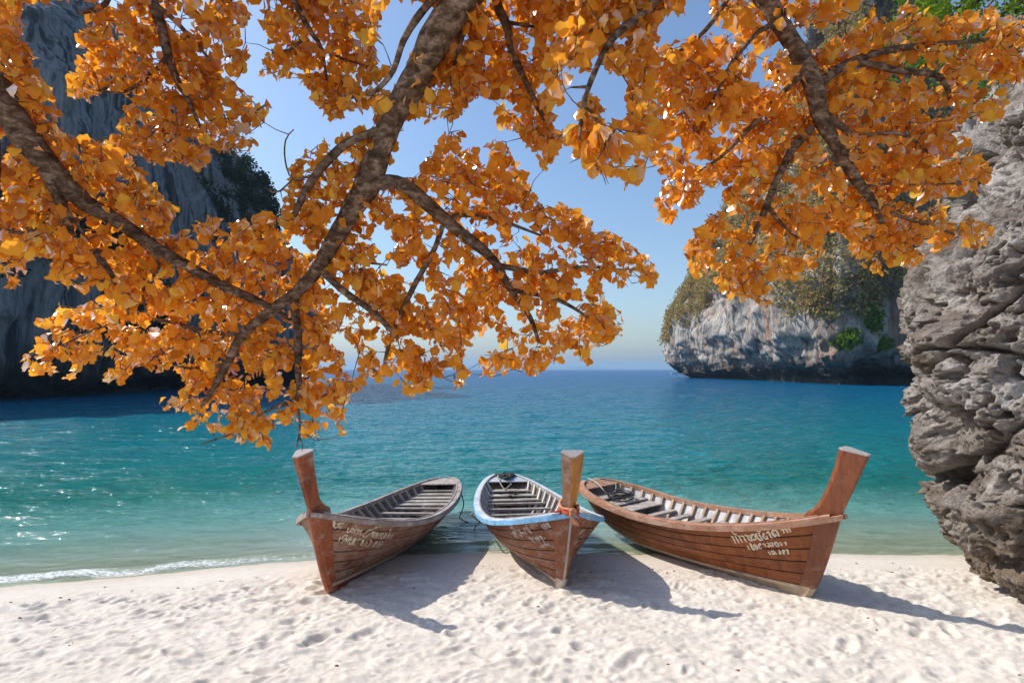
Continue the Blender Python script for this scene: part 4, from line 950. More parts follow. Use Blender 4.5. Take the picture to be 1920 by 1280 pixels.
def rope(name, pts, rad, mat, label, cat='rope', n=8, group=None):
    path = catmull(pts, n); mb = MB(); mb.tube(path, rad, 6); o = mb.build(name, mat, None, True); c = path[0]
    for v in o.data.vertices: v.co -= Vector(c)
    o.location = tuple(c); tag(o, label, cat, group); return o
L = lambda x, y, z, p: b2w(np.array([x, y, z]), p)
def G(px, py, z=0.0):
    k = P2W(px, py, 1.0) - np.array([0, 0, CAMZ]); d = (z - CAMZ) / k[2]; return np.array([0, 0, CAMZ]) + k * d
a = b2w(hull(0.80, 1.0, -1, p1, 0.05), p1)
rope('mooring_rope', [a + [0, 0, -.02], a + [.05, -.05, -.25], G(862, 968, .1), G(868, 975, .03), G(877, 979, .01)], 0.012, rope_dk, 'thin dark rope trailing from the left boat into the water')
a = b2w(hull(0.55, 1.0, 1, p2, 0.05), p2)
rope('mooring_rope', [a + [0, 0, -.05], a + [-.05, -.04, -.10], G(900, 978, .22), G(893, 984, .12), G(889, 993, 0.0)], 0.012, rope_mat, 'frayed pale rope hanging off the side of the middle boat into the shallows')
# coil and lashings in the stern of the right boat
r = np.random.default_rng(8); tz = hull(0.86, 0.84, 1, p3)[2] + 0.04; cx = hull(0.84, .84, 1, p3)[0]
a = np.linspace(0, 2 * math.pi * 6, 120); rr = 0.17 + 0.05 * np.sin(a * 0.37) + 0.02 * r.normal(size=120)
pts = np.stack([cx + rr * np.cos(a), rr * np.sin(a) * 1.1 - 0.05, tz + 0.004 * np.arange(120) / 4], -1)
rope('rope_coil', [L(*q, p3) for q in pts], 0.011, rope_dk, 'dark tangled rope coil lying in the stern of the right boat', n=2)
st = hull(0.992, 1.0, 0, p3) * np.array([1, 0, 1])
rope('lashing_rope', [L(st[0] - .02, .06, st[2] + .06, p3), L(st[0] - .35, .16, st[2] + .05, p3), L(st[0] - .62, .22, st[2] - .05, p3), L(st[0] - .60, .02, tz, p3)], 0.013, rope_mat, 'pale rope stretched from the stern tip down into the right boat')
rope('lashing_rope', [L(st[0] - .02, .03, st[2] + .05, p3), L(st[0] - .28, -.10, st[2] + .04, p3), L(st[0] - .50, -.22, st[2] - .02, p3), L(st[0] - .55, -.10, tz, p3)], 0.012, rope_mat, 'second pale rope slanting over the stern opening of the right boat')
# heap of grey net and a bent rod at the stern of the middle boat, blue rope on the thwarts
def net_heap(p, s, t, name, mat, label, cat, size, seed, y0=0.0, n=14):
    c = hull(s, t, 0, p) * np.array([1, 0, 1]) + [0, y0, 0.03]; c = b2w(c, p); r = np.random.default_rng(seed); mb = MB()
    for k in range(n):
        a = r.uniform(0, 6.28, 5); q = r.normal(size=(5, 3)) * np.array(size) * 0.6; q[:, 2] = np.abs(q[:, 2]) * 0.8; mb.tube(catmull(q, 5), 0.010 + 0.010 * r.random(), 5)
    o = mb.build(name, mat, None, True); o.location = tuple(c); tag(o, label, cat); return o
net_heap(p2, 0.955, 1.0, 'net_bundle', net_grey, 'dark grey bundled net on the stern deck of the middle boat', 'net', (.13, .16, .07), 3, n=40)
net_heap(p2, 0.86, 0.70, 'net_bundle', net_grey, 'small tangle of grey cord on the stern platform of the middle boat', 'net', (.14, .16, .04), 4)
net_heap(p2, 0.33, 0.72, 'rope_bundle', blue_rope, 'blue rope bundle on the forward thwarts of the middle boat', 'rope', (.08, .15, .03), 5, y0=-0.30, n=18)
net_heap(p1, 0.80, 0.66, 'rope_bundle', grey_d, 'pale knotted rope across the stern platform of the left boat', 'rope', (.05, .30, .02), 6, n=10)
s_ = hull(0.93, 1.0, 0, p2) * np.array([1, 0, 1])
rope('bent_rod', [L(s_[0] + .05, .18, s_[2] + .10, p2), L(s_[0] - .15, .19, s_[2] + .02, p2), L(s_[0] - .42, .12, s_[2] - .10, p2), L(s_[0] - .30, -.05, s_[2] - .02, p2)], 0.011, rope_mat, 'bent pale rod leaning over the stern opening of the middle boat', 'rod')

# far motor boat near the headland
def motor_boat():
    e = empty('motor_boat'); c = G(1266, 700.5); e.location = (c[0], c[1], 0); e.rotation_euler = (0, 0, 0.1); tag(e, 'tiny pale motor boat far out beside the headland', 'boat')
    wm = mat_plain('boat_white', (0.7, 0.7, 0.68), 0.5); bm = mat_plain('boat_grey', (0.25, 0.2, 0.16), 0.6); n = 20; s = np.linspace(-1, 1, n); Lh = 3.1
    R = []
    for q in s:
        w = 0.85 * math.sqrt(max(0.0, 1 - abs(max(q, -.6) + .1) ** 2.6 / 1.25)) * (1 if q < .95 else .3); h = 0.62 + 0.30 * max(q, 0) ** 2
        R.append([(q * Lh, -w, h), (q * Lh, -w * .7, -.2), (q * Lh, w * .7, -.2), (q * Lh, w, h)])
    mb = MB(); mb.sweep(None, R); mb.build('hull', wm, e)
    mb = MB(); mb.box((-.3, 0, 1.30), (2.6, 1.3, .08)); mb.build('canopy', wm, e)
    for x in (-1.4, .8):
        for y in (-.55, .55): mb = MB(); mb.box((x, y, .92), (.06, .06, .7)); mb.build('post', bm, e)
motor_boat()
# ------------------------------------------------------------------ the autumn tree
def build_tree():
    base = np.array([1.1, -3.4, 0.15]); fork = np.array([0.5, -1.9, 5.9])
    root = empty('autumn_tree', tuple(base)); tag(root, 'orange leaved autumn tree whose limbs hang over the beach and boats', 'tree')
    rel = lambda P: np.asarray(P, float) - base
    nodes = []; rad = []; grp = []
    def limb(pts3, radii, name='branch', sides=12, n=7, rough=0.10, node=True):
        path = catmull(pts3, n); rr = np.interp(np.linspace(0, len(radii) - 1, len(path)), np.arange(len(radii)), radii)
        # even resampling
        cum = np.concatenate([[0], np.cumsum(np.linalg.norm(np.diff(path, axis=0), axis=1))]); m = max(5, int(cum[-1] / 0.045)); u = np.linspace(0, cum[-1], m)
        path = np.stack([np.interp(u, cum, path[:, i]) for i in range(3)], -1); rr = np.interp(u, cum, rr)
        wob = np.stack([vnoise(path[:, 0] * 3, path[:, 1] * 3, path[:, 2] * 3, 70 + i) for i in range(3)], -1); path = path + wob * np.minimum(rr, .03)[:, None] * 0.55
        R = tube_rings(path, rr, sides); c = path[:, None, :]; d = R - c
        k = 1 + rough * fbm(R[..., 0] * 7, R[..., 1] * 7, R[..., 2] * 7, 3, seed=80) + 0.6 * rough * ridged(R[..., 0] * 14, R[..., 1] * 14, R[..., 2] * 9, 2, seed=81)
        knots = np.clip(vnoise(u * 2.3, rr * 0, rr * 0, 90) - 0.45, 0, 1) * 0.7; R = c + d * (k * (1 + knots[:, None]))[..., None]
        mb = MB(); mb.sweep(None, rel(R)); mb.build(name, M_bark, root, True)
        if node: nodes.append(path); rad.append(rr)
        return path
    def from_px(L): return [P2W(a, b, d) for a, b, d, w in L], [w * d / F for a, b, d, w in L]
    # trunk behind the viewer
    limb([base - [0, 0, 0.5], base + [0, 0, .4], base + [-.1, .3, 2.2], base + [-.35, .8, 4.2], fork], [0.62, 0.46, 0.36, 0.32, 0.29], 'trunk', 20, 8, node=False)
    def big(L, via, r0):
        P, R = from_px(L); R = [q * (0.80 if q > .06 else .90) for q in R]; limb([fork] + via + P, [0.24] + r0 + R)
    big([(905, -90, 3.45, 42), (862, 0, 3.55, 38), (815, 80, 3.7, 35), (775, 160, 3.85, 33), (735, 225, 4.0, 28), (712, 290, 4.1, 25), (690, 345, 4.2, 27), (660, 395, 4.3, 20), (625, 455, 4.4, 18), (600, 500, 4.5, 16), (560, 545, 4.6, 14), (510, 585, 4.7, 12), (455, 630, 4.8, 9.5), (425, 680, 4.9, 8), (395, 735, 5.0, 6), (372, 767, 5.05, 3.5)],
        [np.array([.2, 0.2, 6.9]), np.array([0.0, 2.2, 6.5])], [.2, .17])
    big([(-90, 60, 3.6, 38), (0, 185, 3.7, 33), (40, 250, 3.8, 31), (85, 305, 3.9, 27), (150, 370, 4.05, 20), (200, 402, 4.15, 17), (260, 440, 4.25, 14), (310, 475, 4.3, 12), (370, 508, 4.4, 11), (430, 540, 4.5, 10), (497, 572, 4.65, 8), (545, 600, 4.75, 4)],
        [np.array([-1.2, 0.2, 7.0]), np.array([-3.0, 2.2, 6.3])], [.2, .17])
    big([(1400, -90, 4.2, 24), (1445, 10, 4.2, 22), (1475, 60, 4.22, 20), (1510, 120, 4.25, 19), (1530, 170, 4.3, 18), (1537, 210, 4.35, 16), (1552, 245, 4.4, 13), (1580, 290, 4.5, 12), (1610, 340, 4.6, 11), (1640, 385, 4.7, 9), (1657, 425, 4.75, 4)],
        [np.array([1.2, 0.4, 6.9]), np.array([1.6, 2.4, 6.8])], [.18, .13])
    big([(1260, -70, 3.4, 11), (1235, -15, 3.35, 10), (1210, 22, 3.3, 9), (1160, 60, 3.2, 8), (1130, 100, 3.1, 6.5), (1105, 160, 3.0, 5.5), (1092, 205, 2.95, 5), (1086, 262, 2.9, 2.5)],
        [np.array([.6, 0.0, 6.6]), np.array([.9, 2.2, 5.9])], [.08, .05])
    small = [
     [(690, 345, 4.2, 15), (715, 342, 4.15, 14), (747, 344, 4.15, 13), (780, 365, 4.2, 13), (820, 400, 4.3, 12), (860, 435, 4.4, 11), (905, 470, 4.5, 10), (935, 500, 4.6, 8), (960, 545, 4.7, 6), (990, 590, 4.8, 5), (1010, 640, 4.85, 3)],
     [(832, 408, 4.32, 4.5), (880, 405, 4.4, 4), (940, 415, 4.5, 3.5), (1015, 442, 4.6, 2)],
     [(830, 425, 4.35, 5), (810, 480, 4.4, 5), (775, 540, 4.45, 5), (750, 590, 4.5, 4.5), (727, 650, 4.6, 4), (720, 680, 4.65, 2.5)],
     [(740, 235, 4.0, 10), (700, 248, 4.02, 8), (650, 270, 4.1, 8), (612, 308, 4.15, 8), (580, 350, 4.2, 7), (560, 390, 4.25, 6), (548, 415, 4.3, 4.5)],
     [(600, 325, 4.15, 2.5), (550, 335, 4.2, 1.6), (535, 300, 4.2, 1.4), (536, 262, 4.2, 1.3), (551, 243, 4.2, 1.0)],
     [(550, 335, 4.2, 1.2), (520, 362, 4.2, 2.2), (498, 352, 4.2, 1)],
     [(548, 550, 4.62, 10), (553, 590, 4.62, 8), (560, 640, 4.65, 7), (561, 700, 4.7, 6), (556, 745, 4.75, 4.5), (520, 762, 4.75, 3), (480, 782, 4.8, 2.5), (440, 810, 4.8, 2), (376, 833, 4.8, 1.2)],
     [(557, 745, 4.75, 2.5), (562, 800, 4.8, 2), (556, 838, 4.8, 1.2)], [(560, 815, 4.8, 1.5), (568, 836, 4.8, 1.0), (566, 845, 4.8, .8)],
     [(610, 512, 4.45, 7), (640, 540, 4.45, 6.5), (680, 570, 4.45, 6), (712, 600, 4.45, 5.5), (745, 634, 4.45, 3.5)],
     [(645, 470, 4.4, 4), (660, 488, 4.4, 3), (725, 497, 4.4, 1.8)],
     [(870, -60, 3.5, 8), (795, 18, 3.6, 7), (757, 78, 3.7, 6), (735, 140, 3.8, 5), (690, 180, 3.9, 4), (645, 182, 4.0, 2)],
     [(85, 320, 3.9, 10), (118, 395, 3.95, 8), (135, 440, 4.0, 4)],
     [(95, 330, 3.9, 4), (110, 375, 3.9, 3.5), (140, 415, 4.0, 3), (165, 450, 4.05, 1.5)],
     [(-40, 428, 4.0, 4), (0, 430, 4.0, 3.5), (48, 436, 4.0, 3.5), (80, 418, 4.0, 3), (110, 395, 4.0, 3)],
     [(-20, 240, 3.8, 14), (-10, 330, 3.9, 10), (-25, 430, 4.0, 7), (-40, 520, 4.2, 4)],
     [(180, 470, 4.2, 6), (205, 510, 4.2, 5), (235, 555, 4.25, 4), (240, 590, 4.3, 2)],
     [(260, 442, 4.25, 4), (300, 500, 4.3, 2.8), (268, 540, 4.35, 2.5), (275, 590, 4.4, 1.8)],
     [(265, -90, 4.3, 12), (287, 0, 4.4, 10), (305, 50, 4.4, 9), (320, 108, 4.45, 7.5), (335, 155, 4.5, 6), (357, 200, 4.5, 4), (377, 242, 4.55, 2.5)],
     [(320, 105, 4.45, 5), (295, 130, 4.45, 4), (262, 155, 4.5, 3), (232, 172, 4.5, 2.5), (188, 172, 4.5, 1.2)],
     [(293, 10, 4.4, 5), (330, 40, 4.4, 4.5), (365, 80, 4.45, 3.5), (395, 115, 4.5, 2)],
     [(215, -60, 4.2, 7), (200, 5, 4.3, 5), (170, 20, 4.3, 4), (148, 24, 4.3, 3)],
     [(530, -90, 4.15, 8), (547, -10, 4.2, 6), (565, 28, 4.25, 5.5), (580, 57, 4.3, 5), (602, 92, 4.35, 3.5), (612, 150, 4.4, 2)],
     [(580, 57, 4.3, 3), (548, 90, 4.3, 2.5), (510, 100, 4.35, 2)], [(602, 92, 4.35, 2.5), (640, 110, 4.4, 2), (690, 125, 4.4, 1.2)],
     [(925, -90, 3.7, 10), (928, 0, 3.9, 9), (947, 42, 3.95, 8), (960, 92, 4.0, 7), (985, 150, 4.05, 6), (1013, 205, 4.1, 5), (1035, 242, 4.1, 3)],
     [(945, 40, 3.95, 4), (1000, 50, 3.95, 2.5), (1015, 60, 3.95, 1)],
     [(875, -20, 3.6, 6), (868, 60, 3.7, 5), (860, 95, 3.8, 4.5), (848, 135, 3.9, 3), (845, 160, 3.9, 2)],
     [(1092, 200, 2.95, 3), (1112, 215, 2.92, 3), (1125, 240, 2.9, 2.5), (1135, 275, 2.9, 1.5)],
     [(1145, 62, 3.2, 3.5), (1100, 55, 3.2, 3), (1048, 50, 3.2, 2)], [(1098, 165, 3.0, 3), (1070, 165, 3.0, 1.5)],
     [(1400, -60, 3.75, 6), (1368, -5, 3.8, 5), (1320, 60, 3.85, 4), (1260, 105, 3.9, 2.5)],
     [(1535, 150, 4.28, 9), (1600, 112, 4.3, 7), (1680, 90, 4.35, 6), (1740, 85, 4.4, 5), (1840, 75, 4.5, 3), (1930, 62, 4.6, 1.5)],
     [(1540, 158, 4.3, 6), (1600, 117, 4.3, 6), (1680, 130, 4.35, 6), (1750, 140, 4.4, 6), (1776, 165, 4.45, 5), (1781, 192, 4.5, 2.5)],
     [(1512, 132, 4.26, 6), (1470, 172, 4.3, 5.5), (1430, 212, 4.35, 5), (1400, 245, 4.4, 4), (1355, 292, 4.5, 3.5), (1300, 330, 4.55, 2)],
     [(1522, 240, 4.38, 8), (1482, 280, 4.4, 7), (1465, 322, 4.45, 6.5), (1445, 372, 4.5, 6), (1420, 432, 4.6, 5), (1398, 482, 4.7, 3)],
     [(1440, 385, 4.52, 4), (1462, 415, 4.55, 3.5), (1495, 445, 4.6, 1.5)],
     [(1550, 215, 4.35, 7), (1590, 245, 4.35, 5.5), (1612, 260, 4.4, 2.5)],
     [(1650, 390, 4.7, 4), (1700, 410, 4.7, 3), (1790, 440, 4.8, 1.8)], [(1620, 350, 4.62, 3), (1680, 345, 4.6, 2.5), (1790, 345, 4.7, 1.5)],
     [(1560, 260, 4.42, 4), (1680, 250, 4.4, 3), (1740, 285, 4.5, 2)],
     [(1375, 110, 3.9, 3), (1340, 180, 3.95, 2.5), (1300, 230, 4.0, 1.5)],
     [(1460, 40, 4.2, 6), (1420, 62, 4.1, 4), (1380, 110, 3.9, 3)],
     [(935, 500, 4.6, 6), (1010, 510, 4.6, 4.5), (1090, 500, 4.6, 3), (1170, 505, 4.65, 1.8)], [(960, 545, 4.7, 5), (1040, 560, 4.75, 4), (1110, 600, 4.8, 2)],
     [(455, 630, 4.8, 5), (380, 620, 4.8, 4), (290, 600, 4.8, 3), (200, 610, 4.85, 2.5), (110, 650, 4.9, 1.5)], [(425, 680, 4.9, 4), (370, 690, 4.9, 3), (300, 680, 4.9, 1.5)],
    ]
    for L in small:
        P, R = from_px(L)
        if len(P) == 2: P = [P[0], (P[0] + P[1]) / 2, P[1]]; R = [R[0], (R[0] + R[1]) / 2, R[1]]
        limb(P, R, 'branch' if R[0] > 0.012 else 'twig', 9 if R[0] > 0.02 else 6, 6)
    SK = np.concatenate(nodes); SKq = W2P(SK)
    # ---- where the leaves hang, as the photograph shows them
    def inside(px, py, poly):
        poly = np.array(poly, float); c = np.zeros(px.shape, bool); n = len(poly); j = n - 1
        for i in range(n):
            xi, yi = poly[i]; xj, yj = poly[j]
            m = ((yi > py) != (yj > py)); c ^= m & (px < (xj - xi) * (py - yi) / ((yj - yi) if yj != yi else 1e-9) + xi); j = i
        return c
    MASS = [
     [(-70, -130), (1340, -130), (1600, -130), (1612, 0), (1595, 30), (1585, 48), (1550, 45), (1500, 50), (1470, 70), (1440, 110), (1425, 155), (1400, 150), (1405, 112), (1395, 60), (1345, 40), (1330, 12), (1333, -5), (1284, -5), (1282, 18), (1255, 25), (1240, 28), (1252, 45), (1222, 30), (1232, 60), (1245, 82), (1262, 82), (1300, 66), (1330, 70), (1330, 120), (1207, 97), (1181, 150), (1159, 139), (1140, 135), (1133, 112), (1110, 109), (1106, 131), (1069, 128), (1057, 112), (1061, 135), (1066, 165), (1050, 185), (1020, 192), (990, 195), (960, 186), (925, 188), (905, 183), (880, 188), (882, 200), (865, 215), (848, 222), (830, 215), (815, 225), (790, 235), (760, 240), (742, 258), (740, 285), (730, 307), (719, 315), (722, 330), (737, 330), (760, 334), (779, 330), (786, 308), (797, 300), (812, 272), (830, 262), (842, 242), (865, 240), (880, 262), (917, 270), (925, 255), (951, 266), (962, 300), (985, 330), (1000, 365), (1015, 385), (1060, 382), (1090, 400), (1120, 425), (1165, 442), (1190, 465), (1225, 490), (1235, 518), (1220, 535), (1195, 520), (1180, 540), (1150, 530), (1130, 545), (1150, 570), (1175, 603), (1165, 630), (1130, 650), (1110, 660), (1112, 682), (1080, 680), (1060, 673), (1030, 688), (1003, 710), (985, 698), (960, 695), (925, 710), (895, 705), (885, 682), (892, 668), (922, 652), (932, 622), (915, 612), (895, 635), (868, 650), (868, 680), (882, 703), (870, 720), (855, 728), (835, 713), (815, 715), (808, 735), (790, 730), (770, 744), (755, 725), (740, 720), (690, 708), (680, 730), (655, 745), (640, 757), (652, 770), (640, 798), (650, 815), (610, 800), (600, 828), (575, 818), (550, 798), (530, 788), (512, 808), (505, 838), (480, 838), (470, 826), (440, 828), (420, 812), (400, 808), (380, 798), (345, 808), (325, 812), (332, 798), (358, 783), (350, 768), (312, 768), (295, 763), (303, 745), (325, 735), (345, 730), (335, 700), (310, 708), (290, 698), (270, 680), (250, 690), (225, 718), (205, 718), (188, 705), (212, 690), (220, 680), (190, 662), (170, 680), (150, 690), (140, 708), (120, 718), (97, 708), (80, 698), (65, 712), (50, 700), (38, 693), (42, 672), (60, 657), (75, 650), (62, 640), (92, 620), (106, 608), (77, 618), (68, 610), (88, 592), (112, 585), (102, 572), (130, 567), (160, 577), (182, 558), (205, 540), (165, 545), (130, 540), (100, 530), (85, 520), (95, 500), (105, 485), (65, 478), (50, 490), (45, 508), (25, 545), (12, 515), (-70, 500)],
     [(925, 195), (960, 198), (990, 192), (1020, 190), (1045, 190), (1037, 222), (1050, 235), (1070, 240), (1077, 255), (1070, 267), (1058, 272), (1042, 266), (1038, 290), (1030, 312), (1020, 322), (1005, 305), (1010, 285), (985, 270), (975, 250), (940, 245), (925, 227)],
     [(1095, 172), (1118, 183), (1120, 197), (1145, 202), (1160, 240), (1165, 275), (1185, 285), (1212, 320), (1200, 330), (1190, 352), (1170, 345), (1165, 325), (1150, 330), (1140, 350), (1130, 345), (1133, 320), (1115, 322), (1105, 325), (1090, 318), (1095, 300), (1065, 308), (1065, 292), (1085, 275), (1072, 262), (1080, 235), (1078, 215), (1090, 200)],
     [(1181, 150), (1207, 97), (1260, 82), (1330, 60), (1400, 60), (1405, 150), (1430, 150), (1470, 80), (1500, 85), (1530, 97), (1560, 78), (1593, 62), (1612, 45), (1626, 38), (1628, 8), (1645, 6), (1640, 32), (1655, 25), (1672, 38), (1690, 18), (1685, 2), (1718, 0), (1716, 14), (1745, 25), (1770, 34), (1800, 28), (1850, 12), (1872, 22), (1930, 30), (1980, 60), (1980, 150), (1920, 152), (1888, 165), (1885, 213), (1855, 233), (1830, 222), (1810, 222), (1800, 245), (1830, 262), (1820, 290), (1855, 305), (1874, 330), (1860, 348), (1840, 368), (1810, 360), (1800, 377), (1820, 408), (1868, 420), (1864, 448), (1835, 464), (1812, 468), (1800, 442), (1780, 460), (1740, 478), (1720, 508), (1700, 518), (1660, 518), (1640, 508), (1600, 498), (1590, 478), (1572, 458), (1550, 440), (1545, 480), (1530, 492), (1512, 528), (1500, 533), (1480, 523), (1450, 520), (1440, 545), (1445, 583), (1422, 573), (1390, 558), (1362, 553), (1350, 538), (1330, 520), (1302, 518), (1290, 508), (1287, 482), (1275, 467), (1300, 446), (1322, 412), (1345, 385), (1350, 352), (1316, 352), (1312, 385), (1285, 400), (1275, 430), (1232, 412), (1212, 375), (1241, 340), (1237, 319), (1207, 300), (1185, 262), (1166, 225), (1177, 187)],
     [(455, 350), (478, 325), (490, 315), (510, 322), (530, 330), (528, 350), (510, 365), (490, 370), (480, 355), (462, 352)]]
    HOLES = [
     [(35, 0), (205, 0), (150, 28), (165, 45), (150, 60), (148, 80), (160, 100), (148, 110), (135, 140), (130, 175), (155, 190), (200, 170), (235, 180), (235, 200), (225, 235), (228, 255), (180, 262), (130, 250), (118, 235), (115, 205), (90, 165), (65, 130), (65, 110), (40, 70), (47, 45)],
     [(250, 290), (270, 298), (290, 306), (335, 302), (360, 316), (370, 320), (395, 307), (410, 292), (430, 287), (470, 282), (480, 276), (507, 268), (530, 300), (545, 330), (528, 372), (530, 387), (500, 402), (440, 412), (430, 432), (400, 395), (380, 412), (345, 432), (320, 447), (322, 420), (332, 390), (285, 345), (262, 322)],
     [(440, 60), (462, 45), (475, 0), (545, 0), (530, 14), (497, 6), (492, 30), (496, 60), (500, 105), (488, 130), (500, 150), (530, 153), (560, 145), (570, 165), (585, 190), (610, 215), (625, 225), (650, 202), (700, 212), (700, 235), (660, 246), (600, 266), (580, 276), (570, 290), (548, 300), (540, 320), (530, 345), (522, 300), (505, 265), (498, 250), (490, 235), (505, 200), (495, 185), (475, 180), (440, 165), (462, 120), (470, 90)],
     [(715, -5), (792, -5), (815, 18), (800, 60), (785, 75), (775, 100), (760, 120), (750, 150), (738, 160), (733, 150), (745, 120), (735, 112), (720, 125), (705, 100), (700, 78), (715, 45), (722, 25)],
     [(695, 430), (712, 425), (738, 428), (738, 455), (722, 478), (705, 460)], [(712, 480), (738, 484), (735, 515), (715, 510)], [(620, 622), (650, 642), (675, 660), (675, 690), (650, 695), (648, 660), (625, 645)],
     [(730, 378), (765, 374), (767, 398), (735, 402)], [(855, 525), (878, 525), (875, 545), (857, 542)], [(763, 548), (790, 552), (785, 566), (768, 562)], [(830, 490), (850, 500), (845, 520), (828, 512)],
     [(675, 395), (690, 380), (700, 400), (690, 420)], [(320, 500), (340, 510), (345, 535), (325, 530)], [(265, 560), (285, 565), (280, 590), (262, 582)], [(520, 590), (545, 610), (540, 640), (525, 620)],
     [(1552, 432), (1585, 440), (1590, 478), (1565, 470), (1548, 490), (1545, 460)], [(1700, 120), (1740, 95), (1735, 120), (1710, 135)], [(1595, 150), (1612, 165), (1608, 200), (1592, 190)],
     [(1415, 112), (1432, 118), (1425, 152), (1402, 150)], [(1480, 300), (1500, 310), (1495, 335), (1478, 325)], [(990, 62), (1005, 75), (1000, 95), (985, 85)], [(905, 95), (925, 100), (920, 125), (905, 118)], [(1345, 350), (1362, 352), (1358, 380), (1342, 380)]]
    def foliage(px, py):
        m = np.zeros(px.shape, bool)
        for q in MASS: m |= inside(px, py, q)
        for q in HOLES: m &= ~inside(px, py, q)
        return m
    r = np.random.default_rng(31)
    N = 8000; cx = r.uniform(-60, 1975, N * 2); cyy = r.uniform(-125, 845, N * 2); ok = foliage(cx, cyy) & (vnoise(cx / 30, cyy / 30, 0, 600) * 0.6 + vnoise(cx / 13, cyy / 13, 0, 601) * 0.4 < 0.25); cx = cx[ok][:N]; cyy = cyy[ok][:N]
    # depth from the nearest limb in view, looser the farther it is
    D = np.empty(len(cx)); far = np.empty(len(cx))
    for i in range(len(cx)):
        d2 = (SKq[:, 0] - cx[i]) ** 2 + (SKq[:, 1] - cyy[i]) ** 2; k = np.argpartition(d2, 12)[:12]; w = 1 / (d2[k] + 60); D[i] = (SKq[k, 2] * w).sum() / w.sum(); far[i] = math.sqrt(d2.min())
    D = D + r.normal(size=len(D)) * (0.08 + 0.0012 * np.minimum(far, 120)) + 0.10 + 0.10 * r.normal(size=len(D))
    T = P2W(cx, cyy, np.clip(D, 2.6, 6.0))
    # grow twigs: every cluster joins the nearest wood
    cap = 60000; PT = np.zeros((cap, 3)); PT[:len(SK)] = SK; n = len(SK)
    d0 = np.array([np.min(((SK[::3] - t) ** 2).sum(1)) for t in T]); order = np.argsort(d0)
    segs = []; ends = []; dirs = []
    for i in order:
        t = T[i]; d2 = ((PT[:n] - t) ** 2).sum(1); k = int(np.argmin(d2)); a = PT[k]; Ln = math.sqrt(d2[k])
        if Ln < 0.015: ends.append(t); dirs.append(np.array([0, 0, -1.0])); continue
        m = max(2, int(Ln / 0.07) + 1); u = np.linspace(0, 1, m)[:, None]; path = a + (t - a) * u
        bend = np.cross(t - a, r.normal(size=3)); bend = bend / max(np.linalg.norm(bend), 1e-6) * Ln * 0.10; path = path + bend * np.sin(u * math.pi)
        path[1:-1] += r.normal(size=(m - 2, 3)) * 0.006
        segs.append(path); ends.append(t); dirs.append((path[-1] - path[-2]) / max(np.linalg.norm(path[-1] - path[-2]), 1e-6))
        if n + m < cap: PT[n:n + m - 1] = path[1:]; n += m - 1
    # twig tubes, one part
    V = []; Fq = []; n0 = 0; a4 = np.arange(4) * math.pi / 2
    for path in segs:
        m = len(path); rr = np.linspace(0.0042, 0.0018, m); R = tube_rings(path, rr, 4); V.append(R.reshape(-1, 3))
        i, j = np.meshgrid(np.arange(m - 1), np.arange(4), indexing='ij'); j2 = (j + 1) % 4; Fq.append(np.stack([i * 4 + j, i * 4 + j2, (i + 1) * 4 + j2, (i + 1) * 4 + j], -1).reshape(-1, 4) + n0); n0 += m * 4
    o = mesh_np('fine_twigs', rel(np.concatenate(V)), np.concatenate(Fq), M_bark, root); o['kind'] = 'stuff'
    # leaf shapes: broad, wavy, folded along the midrib
    def leaf_shape(k):
        q = np.random.default_rng(500 + k); ys = np.array([0, .10, .28, .50, .70, .88, 1.0]); w = np.array([0, .12, .26, .35, .32, .17, .0]) * q.uniform(.85, 1.18)
        w = w * (1 + 0.20 * q.normal(size=7)); w2 = w * (1 + 0.24 * q.normal(size=7)); fold = q.uniform(.12, .45); curl = q.uniform(-.05, .38); twist = q.uniform(-.3, .3); bow = q.uniform(-.12, .12)
        V = []; 
        for i, y in enumerate(ys):
            z = -curl * y * y; x0 = bow * math.sin(y * 3.1); V.append((x0, y, z))
            if 0 < i < 6:
                for s, ww in ((-1, w[i]), (1, w2[i])):
                    V.append((x0 + s * ww * .55, y + .01, z + fold * ww * .5 + s * twist * y * ww * .5)); V.append((x0 + s * ww, y + .03 * q.normal(), z + fold * ww * .75 + s * twist * y * ww + .05 * q.normal() * ww * 3))
        # index: mid i -> 0, 1+5(i-1), ..., last
        mid = lambda i: 0 if i == 0 else (26 if i == 6 else 1 + 5 * (i - 1))
        F3 = []; F4 = []
        for s in (0, 1):
            a = lambda i: mid(i) + 1 + 2 * s; b = lambda i: mid(i) + 2 + 2 * s
            def add(lst, f): lst.append(f if s else f[::-1])
            add(F3, [0, a(1), mid(1)]); add(F3, [0, b(1), a(1)])
            for i in range(1, 5): add(F4, [mid(i), a(i), a(i + 1), mid(i + 1)]); add(F4, [a(i), b(i), b(i + 1), a(i + 1)])
            add(F3, [mid(5), a(5), 26]); add(F3, [a(5), b(5), 26])
        # petiole
        return np.array(V), np.array(F3), np.array(F4)
    shapes = [leaf_shape(k) for k in range(12)]
    P0 = []; UX = []; UY = []; UZ = []; SZ_ = []; KD = []
